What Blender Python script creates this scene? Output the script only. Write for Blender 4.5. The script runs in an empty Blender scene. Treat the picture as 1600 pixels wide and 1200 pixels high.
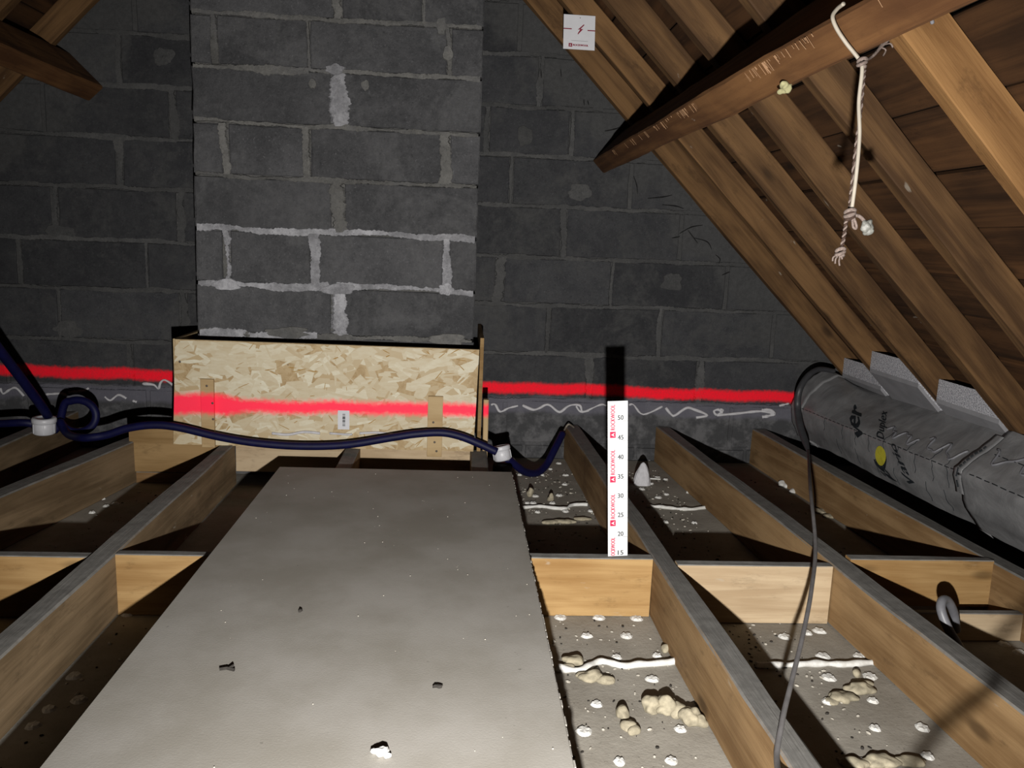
import bpy, bmesh, math, random
from mathutils import Vector, Matrix, noise
random.seed(7)
PI = math.pi
# ------------------------------------------------------------------ camera
# world: X along the gable wall, Y towards it, Z up; z = 0 is the top of the ceiling joists, metres
F_PX, CX, CY = 1294.0, 800.0, 600.0
CAM = Vector((0.0, 0.0, 0.789))
AX = Vector((0.9974, 0.0290, 0.0654)); AY = Vector((-0.0592, -0.1727, 0.9832)); AZ = Vector((0.0398, -0.9845, -0.1706))
_d = Vector(((722.0-CX)/F_PX, (372.0-CY)/F_PX, 1.0)).normalized()
_n = _d.cross(Vector((1.0, math.tan(math.radians(2.33)), 0.0))).normalized()
if _n.y < 0: _n = -_n
AZ = -_n; AY = _d; AX = AY.cross(AZ)
if AX.x < 0: AX = -AX
def ray(u, v):
    c = Vector(((u-CX)/F_PX, (v-CY)/F_PX, 1.0))
    return Vector((AX.dot(c), AY.dot(c), AZ.dot(c)))
def on_y(u, v, y):
    d = ray(u, v); return CAM + d*((y-CAM.y)/d.y)
def on_z(u, v, z):
    d = ray(u, v); return CAM + d*((z-CAM.z)/d.z)
def on_x(u, v, x):
    d = ray(u, v); return CAM + d*((x-CAM.x)/d.x)
def on_roof(u, v, c):                       # the plane x + z = c, parallel to the right-hand slope
    d = ray(u, v); return CAM + d*((c-CAM.z)/(d.x+d.z))
scene = bpy.context.scene
col = scene.collection
cam_data = bpy.data.cameras.new('camera'); cam = bpy.data.objects.new('camera', cam_data); col.objects.link(cam)
cam_data.sensor_width = 36.0; cam_data.lens = F_PX/1600.0*36.0; cam_data.clip_start = 0.02
# columns of the camera matrix: camera x, y (up), z (back) in world
cx_w = Vector((AX.x, AY.x, AZ.x)); cy_w = -Vector((AX.y, AY.y, AZ.y)); cz_w = -Vector((AX.z, AY.z, AZ.z))
m = Matrix((cx_w, cy_w, cz_w)).transposed().to_4x4(); m.translation = CAM
cam.matrix_world = m
scene.camera = cam
# ------------------------------------------------------------------ world, torch, exposure
w = bpy.data.worlds.new('world'); scene.world = w; w.use_nodes = True
w.node_tree.nodes['Background'].inputs[0].default_value = (0.55, 0.6, 0.7, 1)
w.node_tree.nodes['Background'].inputs[1].default_value = 0.0008
LAMP = Vector((0.034, 0.0, 0.475))
ld = bpy.data.lights.new('torch', 'SPOT'); ld.energy = 395.0; ld.color = (1.0, 0.97, 0.93)
ld.spot_size = math.radians(112); ld.spot_blend = 1.0; ld.shadow_soft_size = 0.012
lo = bpy.data.objects.new('torch', ld); col.objects.link(lo); lo.location = LAMP
lo.rotation_euler = (Vector((0.32, 3.0, 0.33)) - LAMP).to_track_quat('-Z', 'Y').to_euler()
vs = scene.view_settings
vs.view_transform = 'Standard'; vs.look = 'None'; vs.exposure = 0.0; vs.gamma = 1.0; vs.use_curve_mapping = False

# ------------------------------------------------------------------ helpers
def tag(o, label=None, cat=None, group=None, kind=None):
    if label: o['label'] = label
    if cat: o['category'] = cat
    if group: o['group'] = group
    if kind: o['kind'] = kind
    return o
def obj(name, bm, mat=None, parent=None, smooth=False):
    me = bpy.data.meshes.new(name)
    bmesh.ops.recalc_face_normals(bm, faces=bm.faces[:])
    bm.to_mesh(me); bm.free()
    if smooth:
        for p in me.polygons: p.use_smooth = True
    o = bpy.data.objects.new(name, me); col.objects.link(o)
    if mat: me.materials.append(mat)
    if parent: o.parent = parent
    return o
def empty(name, loc=(0, 0, 0)):
    o = bpy.data.objects.new(name, None); col.objects.link(o); o.location = loc; o.empty_display_size = 0.05
    return o
def child(o, parent):                      # keep the world place while parenting (parents are only translated)
    o.parent = parent; o.location = o.location - parent.location
    return o
def box_bm(x0, x1, y0, y1, z0, z1, bev=0.0, bm=None):
    b = bm or bmesh.new()
    vs_ = [b.verts.new((x, y, z)) for x in (x0, x1) for y in (y0, y1) for z in (z0, z1)]
    fs = [(0,1,3,2),(4,6,7,5),(0,4,5,1),(2,3,7,6),(0,2,6,4),(1,5,7,3)]
    faces = [b.faces.new([vs_[i] for i in f]) for f in fs]
    if bev > 0:
        bmesh.ops.recalc_face_normals(b, faces=faces)
        es = set(e for f in faces for e in f.edges)
        bmesh.ops.bevel(b, geom=list(es), offset=bev, segments=1, affect='EDGES')
    return b
def timber_bm(L, w_, h_, seed=0, rough=0.0015, n=None, bev=0.003):
    """sawn timber along local X, from 0 to L, width w_ on Y, height h_ on Z, centred; slightly uneven"""
    n = n or max(6, int(L/0.12)); b = bmesh.new(); rings = []
    prof = []
    for sy, sz in ((-1,-1),(1,-1),(1,1),(-1,1)):
        cy_, cz_ = sy*w_/2, sz*h_/2
        if (sy, sz) in ((-1,-1),(1,1)): prof += [(cy_, cz_-sz*bev), (cy_-sy*bev, cz_)]
        else: prof += [(cy_-sy*bev, cz_), (cy_, cz_-sz*bev)]
    for i in range(n+1):
        x = L*i/n; r = []
        for k, (py, pz) in enumerate(prof):
            q = Vector((x*2.1+seed*7.3, k//2*3.7, seed*1.9))
            dy = noise.noise(q)*rough*1.6; dz = noise.noise(q+Vector((9.1, 4.2, 1.3)))*rough*1.6
            q2 = Vector((x*22+seed*3.1, k*5.7, 2.2))
            r.append(b.verts.new((x, py+dy+noise.noise(q2)*rough*0.6, pz+dz+noise.noise(q2+Vector((3,3,3)))*rough*0.6)))
        rings.append(r)
    m_ = len(prof)
    for i in range(n):
        for k in range(m_):
            b.faces.new((rings[i][k], rings[i][(k+1) % m_], rings[i+1][(k+1) % m_], rings[i+1][k]))
    b.faces.new(rings[0]); b.faces.new(rings[-1])
    return b
def timber(name, p0, p1, w_, h_, mat, up=(0, 0, 1), seed=None, parent=None, **k):
    """centre line p0 -> p1"""
    p0, p1 = Vector(p0), Vector(p1); X = (p1-p0).normalized(); up = Vector(up)
    Y = up.cross(X).normalized(); Z = X.cross(Y)
    seed = random.randint(0, 500) if seed is None else seed
    o = obj(name, timber_bm((p1-p0).length, w_, h_, seed, **k), mat, parent)
    M = Matrix((X, Y, Z)).transposed().to_4x4(); M.translation = p0
    if parent: M.translation = p0 - parent.location
    o.matrix_local = M
    return o
def spline(pts, n=8):
    P = [Vector(p) for p in pts]; out = []
    for i in range(len(P)-1):
        a = P[max(i-1, 0)]; b = P[i]; c = P[i+1]; d = P[min(i+2, len(P)-1)]
        for k in range(n):
            t = k/n
            out.append(0.5*((2*b)+(c-a)*t+(2*a-5*b+4*c-d)*t*t+(3*b-a-3*c+d)*t**3))
    out.append(P[-1]); return out
def tube_bm(pts, r, sides=10, bm=None, caps=True, rad=None):
    b = bm or bmesh.new(); T0 = None; rings = []
    N = None
    for i, p in enumerate(pts):
        t = (pts[min(i+1, len(pts)-1)]-pts[max(i-1, 0)]).normalized()
        if N is None:
            N = t.orthogonal().normalized()
        else:
            N = (N - t*N.dot(t)); N = N.normalized() if N.length > 1e-6 else t.orthogonal().normalized()
        B = t.cross(N); rr = rad(i/(len(pts)-1)) if rad else r
        rings.append([b.verts.new(p+(N*math.cos(2*PI*k/sides)+B*math.sin(2*PI*k/sides))*rr) for k in range(sides)])
    for i in range(len(rings)-1):
        for k in range(sides):
            b.faces.new((rings[i][k], rings[i][(k+1) % sides], rings[i+1][(k+1) % sides], rings[i+1][k]))
    if caps: b.faces.new(rings[0]); b.faces.new(rings[-1])
    return b
def lathe_bm(prof, n=24, bm=None, M=None):
    b = bm or bmesh.new(); rings = []
    for r, z in prof:
        ring = []
        for k in range(n):
            v = Vector((r*math.cos(2*PI*k/n), r*math.sin(2*PI*k/n), z))
            ring.append(b.verts.new(M @ v if M else v))
        rings.append(ring)
    for i in range(len(rings)-1):
        for k in range(n):
            b.faces.new((rings[i][k], rings[i][(k+1) % n], rings[i+1][(k+1) % n], rings[i+1][k]))
    b.faces.new(rings[0]); b.faces.new(rings[-1])
    return b
def clip(poly, a, b_, c):                 # keep a*x + b*z <= c
    out = []
    for i in range(len(poly)):
        p, q = poly[i], poly[(i+1) % len(poly)]
        dp, dq = a*p[0]+b_*p[1]-c, a*q[0]+b_*q[1]-c
        if dp <= 0: out.append(p)
        if (dp < 0) != (dq < 0) and abs(dp-dq) > 1e-9:
            t = dp/(dp-dq); out.append((p[0]+(q[0]-p[0])*t, p[1]+(q[1]-p[1])*t))
    return out
def area(poly):
    return abs(sum(poly[i][0]*poly[(i+1) % len(poly)][1]-poly[(i+1) % len(poly)][0]*poly[i][1] for i in range(len(poly))))/2
def prism_bm(poly, y0, y1, inset=0.0, chip=0.0, seed=0):
    """polygon in XZ from y0 (front, chamfered by inset) to y1"""
    # refine the outline so that the arris is uneven
    pts = []
    for i in range(len(poly)):
        p, q = Vector(poly[i]), Vector(poly[(i+1) % len(poly)])
        n = max(1, int((q-p).length/0.045)) if chip > 0 else 1
        for k in range(n): pts.append(p+(q-p)*(k/n))
    c = sum(pts, Vector((0, 0)))/len(pts); b = bmesh.new()
    back = [b.verts.new((p.x, y1, p.y)) for p in pts]
    mid, front = [], []
    for i, p in enumerate(pts):
        e = chip*noise.noise(Vector((p.x*17, p.y*17, seed*3.3)))
        dirv = (c-p).normalized()
        pm = p+dirv*max(0, e); pf = p+dirv*(inset+abs(e)*1.2)
        mid.append(b.verts.new((pm.x, y0+inset, pm.y))); front.append(b.verts.new((pf.x, y0, pf.y)))
    n = len(pts)
    for i in range(n):
        j = (i+1) % n
        b.faces.new((back[i], back[j], mid[j], mid[i])); b.faces.new((mid[i], mid[j], front[j], front[i]))
    b.faces.new(front); b.faces.new(back)
    return b
def text_bm(s, size=1.0, font_shear=0.0):
    cu = bpy.data.curves.new('t', 'FONT'); cu.body = s; cu.size = size; cu.resolution_u = 2; cu.shear = font_shear
    o = bpy.data.objects.new('t', cu); col.objects.link(o)
    me = bpy.data.meshes.new_from_object(o.evaluated_get(bpy.context.evaluated_depsgraph_get()))
    bpy.data.objects.remove(o); bpy.data.curves.remove(cu)
    b = bmesh.new(); b.from_mesh(me); bpy.data.meshes.remove(me)
    return b
def bounds(b):
    xs = [v.co.x for v in b.verts]; ys = [v.co.y for v in b.verts]
    return min(xs), max(xs), min(ys), max(ys)
def lump_bm(blobs, seed=0, sub=3, amp=0.25, freq=40.0, bm=None, flat=None):
    b = bm or bmesh.new()
    for i, (c, r) in enumerate(blobs):
        r = Vector(r) if not isinstance(r, (int, float)) else Vector((r, r, r))
        t = bmesh.new(); bmesh.ops.create_icosphere(t, subdivisions=sub, radius=1.0)
        for v in t.verts:
            k = 1+amp*noise.noise(Vector((v.co.x*r.x, v.co.y*r.y, v.co.z*r.z))*freq+Vector((seed*5.1+i, i*2.3, seed)))
            p = Vector((v.co.x*r.x*k, v.co.y*r.y*k, v.co.z*r.z*k))+Vector(c)
            if flat is not None and p.z < flat: p.z = flat
            v.co = p
        me = bpy.data.meshes.new('tmp'); t.to_mesh(me); t.free(); b.from_mesh(me); bpy.data.meshes.remove(me)
    return b

# ------------------------------------------------------------------ materials
BOUNCE_CUT = 0.55
class NT:
    def __init__(s, name, rough=0.85, spec=0.25):
        s.m = bpy.data.materials.new(name); s.m.use_nodes = True; s.t = s.m.node_tree
        s.b = s.t.nodes['Principled BSDF']; s.b.inputs['Roughness'].default_value = rough
        s.b.inputs['Specular IOR Level'].default_value = spec
    def n(s, typ, **k):
        nd = s.t.nodes.new(typ)
        for a, v in k.items(): setattr(nd, a, v)
        return nd
    def l(s, a, b): s.t.links.new(a, b)
    def val(s, sock, v):
        if isinstance(v, (int, float, tuple)): sock.default_value = v
        else: s.l(v, sock)
    def math(s, op, a, b=0.0, c=0.0, clamp=False):
        nd = s.n('ShaderNodeMath', operation=op); nd.use_clamp = clamp
        for i, v in enumerate((a, b, c)):
            if i < len(nd.inputs): s.val(nd.inputs[i], v)
        return nd.outputs[0]
    def mix(s, f, a, b, mode='MIX', neg=False):
        nd = s.n('ShaderNodeMix', data_type='RGBA', blend_type=mode); nd.clamp_factor = not neg
        s.val(nd.inputs[0], f)
        for i, v in ((6, a), (7, b)):
            if isinstance(v, tuple) and len(v) == 3: v = v+(1,)
            s.val(nd.inputs[i], v)
        return nd.outputs[2]
    def noise(s, vec, scale, detail=4, rough=0.6, dist=0.0, out=0):
        nd = s.n('ShaderNodeTexNoise'); s.l(vec, nd.inputs['Vector'])
        nd.inputs['Scale'].default_value = scale; nd.inputs['Detail'].default_value = detail
        nd.inputs['Roughness'].default_value = rough; nd.inputs['Distortion'].default_value = dist
        return nd.outputs[out]
    def ramp(s, f, lo, hi):
        nd = s.n('ShaderNodeMapRange'); nd.interpolation_type = 'SMOOTHSTEP'
        s.val(nd.inputs[0], f); nd.inputs[1].default_value = lo; nd.inputs[2].default_value = hi
        return nd.outputs[0]
    def objvec(s, scale=(1, 1, 1), rnd=True):
        tc = s.n('ShaderNodeTexCoord'); mp = s.n('ShaderNodeMapping'); s.l(tc.outputs['Object'], mp.inputs[0])
        mp.inputs['Scale'].default_value = scale
        if rnd:
            oi = s.n('ShaderNodeObjectInfo'); cb = s.n('ShaderNodeCombineXYZ')
            for i in range(3): s.l(s.math('MULTIPLY', oi.outputs['Random'], 13.7+9*i), cb.inputs[i])
            s.l(cb.outputs[0], mp.inputs['Location'])
        return mp.outputs[0]
    def pos(s):
        return s.n('ShaderNodeNewGeometry').outputs['Position']
    def rnd(s):
        return s.n('ShaderNodeObjectInfo').outputs['Random']
    def color(s, c):                      # every base colour is darkened so bounce light leaves the shade deeper
        s.val(s.b.inputs['Base Color'], s.mix(1.0, c, (BOUNCE_CUT, BOUNCE_CUT, BOUNCE_CUT), 'MULTIPLY'))
    def bump(s, h, strength=0.4, dist=0.01):
        nd = s.n('ShaderNodeBump'); nd.inputs['Strength'].default_value = strength; nd.inputs['Distance'].default_value = dist
        s.l(h, nd.inputs['Height']); s.l(nd.outputs[0], s.b.inputs['Normal'])
def red_mask(n, z0, slope, half, soft, wide=0.0):
    """sprayed marking line on the wall: a band at height z0 + slope*x with a drifting hand"""
    p = n.pos(); sx = n.n('ShaderNodeSeparateXYZ'); n.l(p, sx.inputs[0])
    cb = n.n('ShaderNodeCombineXYZ'); n.l(sx.outputs[0], cb.inputs[0])
    wob = n.math('MULTIPLY', n.math('SUBTRACT', n.noise(cb.outputs[0], 2.6, 2), 0.5), 0.045)
    zc = n.math('ADD', n.math('ADD', n.math('MULTIPLY', sx.outputs[0], slope), z0), wob)
    d = n.math('ABSOLUTE', n.math('SUBTRACT', sx.outputs[2], zc))
    wn = n.math('MULTIPLY', n.math('SUBTRACT', n.noise(p, 60, 3), 0.5), soft*0.9)
    if wide:                                              # a second pass of the can near the left end
        wn = n.math('SUBTRACT', wn, n.math('MULTIPLY', n.math('SUBTRACT', 1.0, n.ramp(sx.outputs[0], -0.86, -0.76)), wide))
    core = n.math('SUBTRACT', 1.0, n.ramp(n.math('ADD', d, wn), half-soft*0.5, half+soft*0.5))
    return core
def wood(name, c_lo, c_hi, dust=None, grain=1.0, knots=True, rough=0.8, bump=0.6, red=None, vary=0.35, spec=0.2):
    n = NT(name, rough, spec)
    v = n.objvec((1.6*grain, 26, 26)); g = n.noise(v, 1.0, 6, 0.62, 0.6)
    v2 = n.objvec((3, 9, 9)); big = n.noise(v2, 1.0, 3, 0.55)
    f = n.ramp(n.math('ADD', n.math('MULTIPLY', g, 0.60), n.math('MULTIPLY', big, 0.50)), 0.40, 0.70)
    c = n.mix(f, c_lo, c_hi)
    if knots:
        vo = n.n('ShaderNodeTexVoronoi'); n.l(n.objvec((3.2, 8, 8)), vo.inputs['Vector']); vo.inputs['Scale'].default_value = 1.0
        k = n.math('SUBTRACT', 1.0, n.ramp(vo.outputs['Distance'], 0.05, 0.16))
        c = n.mix(n.math('MULTIPLY', k, 0.7), c, tuple(x*0.35 for x in c_lo))
    # stains
    st = n.ramp(n.noise(n.objvec((6, 15, 15)), 1.0, 6, 0.75), 0.55, 0.70)
    c = n.mix(n.math('MULTIPLY', st, 0.45), c, tuple(x*0.45 for x in c_lo))
    pl = n.ramp(n.noise(n.objvec((11, 30, 30)), 1.0, 3, 0.6), 0.70, 0.76)
    c = n.mix(n.math('MULTIPLY', pl, 0.35), c, (0.6, 0.55, 0.46))
    if dust:
        nz = n.n('ShaderNodeSeparateXYZ'); n.l(n.n('ShaderNodeNewGeometry').outputs['Normal'], nz.inputs[0])
        dn = n.noise(n.pos(), 26, 5, 0.7)
        dc = n.mix(n.ramp(dn, 0.3, 0.7), tuple(x*0.7 for x in dust), dust)
        c = n.mix(n.ramp(n.math('ADD', nz.outputs[2], n.math('MULTIPLY', n.math('SUBTRACT', dn, 0.5), 0.5)), 0.35, 0.75), c, dc)
    br = n.math('ADD', 1.0-vary/2, n.math('MULTIPLY', n.rnd(), vary))
    hs = n.n('ShaderNodeHueSaturation'); n.l(c, hs.inputs['Color']); n.l(br, hs.inputs['Value']); c = hs.outputs[0]
    if red:
        c = n.mix(red_mask(n, *red), c, (1.8, 0.045, 0.13))
    n.color(c); n.bump(n.math('ADD', g, n.math('MULTIPLY', n.noise(v, 6, 3), 0.4)), bump, 0.004)
    return n.m
def masonry(name, c_lo, c_hi, speck, bump=0.6, red=None, stain=0.5, wash=None, smear=None):
    n = NT(name, 0.95, 0.1)
    p = n.pos()
    oi = n.n('ShaderNodeVectorMath', operation='ADD'); n.l(p, oi.inputs[0])
    cbr = n.n('ShaderNodeCombineXYZ'); n.l(n.math('MULTIPLY', n.rnd(), 31.0), cbr.inputs[1]); n.l(cbr.outputs[0], oi.inputs[1]); v = oi.outputs[0]
    big = n.noise(v, 5, 5, 0.65); fine = n.noise(v, 140, 4, 0.75); mid = n.noise(v, 38, 4, 0.7)
    f = n.ramp(n.math('ADD', n.math('MULTIPLY', big, 0.6), n.math('MULTIPLY', mid, 0.4)), 0.35, 0.68)
    c = n.mix(f, c_lo, c_hi)
    c = n.mix(n.math('MULTIPLY', n.ramp(fine, 0.58, 0.72), 0.55), c, speck)
    c = n.mix(n.math('MULTIPLY', n.ramp(fine, 0.44, 0.30), 0.6), c, tuple(x*0.3 for x in c_lo))
    br = n.math('ADD', 0.82, n.math('MULTIPLY', n.rnd(), 0.36))
    hs = n.n('ShaderNodeHueSaturation'); n.l(c, hs.inputs['Color']); n.l(br, hs.inputs['Value']); c = hs.outputs[0]
    smear = smear or tuple(min(1, x*1.4) for x in c_hi)
    sm = n.ramp(n.math('ADD', n.math('MULTIPLY', n.noise(p, 3.4, 6, 0.72, 0.8), 0.7), n.math('MULTIPLY', n.noise(p, 30, 4, 0.7), 0.3)), 0.47, 0.62)   # cement smears across blocks and joints
    smc = n.mix(n.ramp(n.noise(p, 70, 4, 0.7), 0.3, 0.7), tuple(x*0.75 for x in smear), smear)
    c = n.mix(n.math('MULTIPLY', sm, stain), c, smc)
    if wash:
        sx = n.n('ShaderNodeSeparateXYZ'); n.l(p, sx.inputs[0]); nb = n.math('SUBTRACT', n.noise(p, 4.5, 5, 0.65), 0.5)
        # parging along both slopes where the blockwork was made up to the rafters
        dr = n.math('SUBTRACT', 1.93, n.math('ADD', sx.outputs[0], sx.outputs[2])); dl = n.math('SUBTRACT', 3.03, n.math('SUBTRACT', sx.outputs[2], sx.outputs[0]))
        dd = n.math('ADD', n.math('MINIMUM', dr, dl), n.math('MULTIPLY', nb, 0.75))
        c = n.mix(n.math('MULTIPLY', n.math('SUBTRACT', 1.0, n.ramp(dd, 0.10, 0.24)), 0.85), c, smc)
        # rendered foot of the wall, mottled and paler just under the red line
        zz = n.math('ADD', sx.outputs[2], n.math('MULTIPLY', nb, 0.07))
        foot = n.math('SUBTRACT', 1.0, n.ramp(zz, 0.105, 0.125))
        mot = n.ramp(n.noise(p, 14, 5, 0.7), 0.42, 0.66)
        fc = n.mix(mot, (0.085, 0.086, 0.09), (0.185, 0.184, 0.19))
        fc = n.mix(n.math('MULTIPLY', n.ramp(zz, 0.035, 0.06), 0.7), fc, wash)
        c = n.mix(foot, c, fc)
    if red:
        sp = n.math('MULTIPLY', n.ramp(fine, 0.70, 0.40), 1.0)
        c = n.mix(n.math('MULTIPLY', red_mask(n, *red), n.math('ADD', 0.72, n.math('MULTIPLY', sp, 0.28))), c, (1.7, 0.02, 0.05))
    n.color(c); n.bump(n.math('ADD', fine, n.math('MULTIPLY', mid, 1.2)), bump, 0.005)
    return n.m
def plain(name, c, rough=0.5, spec=0.4, amp=0.15, scale=30, bump=0.0):
    n = NT(name, rough, spec); f = n.noise(n.objvec(), scale, 4, 0.6)
    n.color(n.mix(n.ramp(f, 0.3, 0.7), tuple(x*(1-amp) for x in c), tuple(min(1, x*(1+amp)) for x in c)))
    if bump: n.bump(f, bump, 0.003)
    return n.m
RED_WALL = (0.156, -0.0062, 0.022, 0.022)
RED_OSB = (0.158, 0.010, 0.023, 0.030, 0.014)
M = {}
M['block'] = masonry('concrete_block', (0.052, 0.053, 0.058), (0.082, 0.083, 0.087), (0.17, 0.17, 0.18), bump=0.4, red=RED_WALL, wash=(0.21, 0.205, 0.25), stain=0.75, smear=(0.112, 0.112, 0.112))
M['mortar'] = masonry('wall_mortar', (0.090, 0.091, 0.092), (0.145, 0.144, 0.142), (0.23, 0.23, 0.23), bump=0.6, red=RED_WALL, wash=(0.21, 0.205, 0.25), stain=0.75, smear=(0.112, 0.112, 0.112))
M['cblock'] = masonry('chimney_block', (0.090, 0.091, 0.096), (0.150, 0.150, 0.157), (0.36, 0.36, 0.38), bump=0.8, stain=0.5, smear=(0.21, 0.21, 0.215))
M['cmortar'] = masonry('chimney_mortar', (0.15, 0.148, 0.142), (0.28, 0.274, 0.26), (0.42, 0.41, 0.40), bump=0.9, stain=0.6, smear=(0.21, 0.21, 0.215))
M['lime'] = masonry('lime_mortar', (0.30, 0.30, 0.32), (0.70, 0.70, 0.74), (0.85, 0.85, 0.88), bump=0.8, stain=0.35, smear=(0.25, 0.25, 0.26))
M['rafter'] = wood('rafter_wood', (0.082, 0.040, 0.015), (0.232, 0.124, 0.049), vary=0.30)
M['rafternew'] = wood('fresher_rafter_wood', (0.16, 0.072, 0.022), (0.36, 0.190, 0.070), vary=0.0)
M['purlin'] = wood('purlin_wood', (0.105, 0.043, 0.015), (0.25, 0.118, 0.042), vary=0.0, grain=0.7)
M['sark'] = wood('sarking_wood', (0.040, 0.017, 0.006), (0.130, 0.058, 0.021), vary=0.6, grain=0.6)
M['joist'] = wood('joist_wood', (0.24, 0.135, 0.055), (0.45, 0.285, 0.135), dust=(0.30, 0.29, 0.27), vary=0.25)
M['joistgrey'] = wood('grey_joist_wood', (0.15, 0.100, 0.052), (0.31, 0.215, 0.122), dust=(0.30, 0.29, 0.27), vary=0.2)  # darker, greyer than the other joists; used for the left ones
M['nog'] = wood('fresh_pine', (0.36, 0.20, 0.070), (0.56, 0.36, 0.155), dust=(0.34, 0.33, 0.31), vary=0.3)
M['nogpale'] = wood('pale_pine', (0.50, 0.36, 0.215), (0.72, 0.56, 0.365), dust=(0.34, 0.33, 0.31), vary=0.15)
M['batten'] = wood('batten_pine', (0.58, 0.40, 0.20), (0.72, 0.53, 0.29), knots=False, vary=0.1, red=None)
M['battenred'] = wood('marked_batten_pine', (0.58, 0.40, 0.20), (0.72, 0.53, 0.29), knots=False, vary=0.1, red=RED_OSB)
M['trimmer'] = wood('trimmer_pine', (0.27, 0.16, 0.060), (0.42, 0.27, 0.12), vary=0.2)
# chipboard sheet, grey with dust
n = NT('dusty_board', 0.75, 0.25); p = n.pos()
c = n.mix(n.ramp(n.noise(p, 4, 5, 0.6), 0.3, 0.7), (0.37, 0.345, 0.30), (0.48, 0.455, 0.415))
c = n.mix(n.math('MULTIPLY', n.ramp(n.noise(p, 160, 3, 0.7), 0.60, 0.72), 0.35), c, (0.5, 0.48, 0.43))
c = n.mix(n.math('MULTIPLY', n.ramp(n.noise(p, 45, 3, 0.7), 0.70, 0.76), 0.55), c, (0.13, 0.12, 0.10))
n.color(c); n.bump(n.noise(p, 240, 3), 0.15, 0.002); M['board'] = n.m
# upper face of the plasterboard ceiling
n = NT('ceiling_plaster', 0.95, 0.1); p = n.pos()
c = n.mix(n.ramp(n.noise(p, 6, 6, 0.65), 0.3, 0.7), (0.37, 0.338, 0.285), (0.51, 0.475, 0.41))
c = n.mix(n.math('MULTIPLY', n.ramp(n.noise(p, 85, 4, 0.75), 0.60, 0.74), 0.6), c, (0.12, 0.10, 0.08))
n.color(c); n.bump(n.noise(p, 90, 5, 0.7), 0.35, 0.004); M['plaster'] = n.m
# OSB
n = NT('osb_base', 0.7, 0.3); v = n.objvec((1, 1, 1), False)
c = n.mix(n.ramp(n.noise(v, 22, 5, 0.7, 1.5), 0.3, 0.7), (0.50, 0.34, 0.16), (0.74, 0.57, 0.33))
c = n.mix(n.math('MULTIPLY', n.ramp(n.noise(v, 60, 3), 0.66, 0.74), 0.7), c, (0.14, 0.08, 0.04))
c = n.mix(red_mask(n, *RED_OSB), c, (1.8, 0.045, 0.13)); n.color(c); n.bump(n.noise(v, 60, 4), 0.4, 0.003); M['osb'] = n.m
n = NT('osb_strand', 0.65, 0.3); at = n.n('ShaderNodeAttribute', attribute_name='tint')
c = n.mix(at.outputs['Fac'], (0.66, 0.50, 0.28), (1.0, 0.95, 0.75), neg=True)
g = n.noise(n.objvec((30, 30, 90), False), 1.0, 4)
c = n.mix(n.math('MULTIPLY', n.ramp(g, 0.35, 0.7), 0.35), c, (0.70, 0.54, 0.32))
c = n.mix(red_mask(n, *RED_OSB), c, (1.8, 0.045, 0.13)); n.color(c); M['strand'] = n.m
M['white'] = plain('white_plastic', (0.80, 0.80, 0.84), 0.4, 0.4, 0.05)
M['paper'] = plain('white_card', (0.86, 0.86, 0.90), 0.55, 0.3, 0.02)
M['ruler'] = plain('white_ruler', (0.93, 0.94, 0.95), 0.5, 0.3, 0.02)
M['maroon'] = plain('maroon_ink', (0.30, 0.010, 0.04), 0.6, 0.2, 0.02)
M['pink'] = plain('crimson_ink', (0.72, 0.02, 0.10), 0.6, 0.2, 0.02)
M['ink'] = plain('black_ink', (0.02, 0.025, 0.03), 0.6, 0.2, 0.02)
M['greyink'] = plain('grey_ink', (0.45, 0.45, 0.47), 0.6, 0.2, 0.02)
M['blue'] = plain('navy_pipe', (0.0035, 0.004, 0.050), 0.55, 0.25, 0.2)
M['grey_cable'] = plain('grey_cable', (0.21, 0.20, 0.20), 0.5, 0.4, 0.15)
M['black_flex'] = plain('dark_conduit', (0.055, 0.055, 0.06), 0.5, 0.4, 0.15)
M['conduit'] = plain('grey_conduit', (0.22, 0.22, 0.24), 0.45, 0.4, 0.15)
M['caulk'] = plain('white_caulk', (0.78, 0.77, 0.80), 0.7, 0.2, 0.1, 60, 0.4)
M['dab'] = plain('white_plaster_dab', (0.92, 0.90, 0.84), 0.85, 0.1, 0.15, 60, 0.5)
M['foam'] = plain('dusty_foam', (0.45, 0.40, 0.29), 0.9, 0.1, 0.25, 50, 0.8)
M['yfoam'] = plain('yellow_foam', (0.42, 0.40, 0.22), 0.9, 0.1, 0.2, 50, 0.6)
M['cord'] = plain('white_cord', (0.40, 0.355, 0.29), 0.6, 0.3, 0.1)
M['strand_brown'] = plain('brown_strand', (0.055, 0.034, 0.026), 0.8, 0.1, 0.3, 300)
M['strand_white'] = plain('pale_strand', (0.20, 0.155, 0.135), 0.8, 0.1, 0.3, 300)
M['clear'] = plain('cloudy_plastic', (0.20, 0.20, 0.18), 0.5, 0.3, 0.25, 120, 0.6)
M['dirt'] = plain('dark_debris', (0.05, 0.045, 0.04), 0.9, 0.1, 0.3)
M['chip'] = plain('pale_chip', (0.62, 0.58, 0.50), 0.9, 0.1, 0.25)
M['fibre'] = plain('torn_wood_fibre', (0.34, 0.20, 0.11), 0.9, 0.1, 0.25)
M['felt'] = plain('roof_felt', (0.03, 0.026, 0.022), 0.95, 0.1, 0.3)
M['web'] = plain('sooty_cobweb', (0.03, 0.03, 0.03), 1.0, 0.0, 0.3)
M['screw'] = plain('screw_steel', (0.10, 0.08, 0.06), 0.5, 0.5, 0.1)
M['yellow'] = plain('yellow_print', (0.62, 0.56, 0.05), 0.5, 0.3, 0.1)
n = NT('speckled_foam_edge', 0.9, 0.1); v = n.objvec((1, 1, 1), False)
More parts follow.
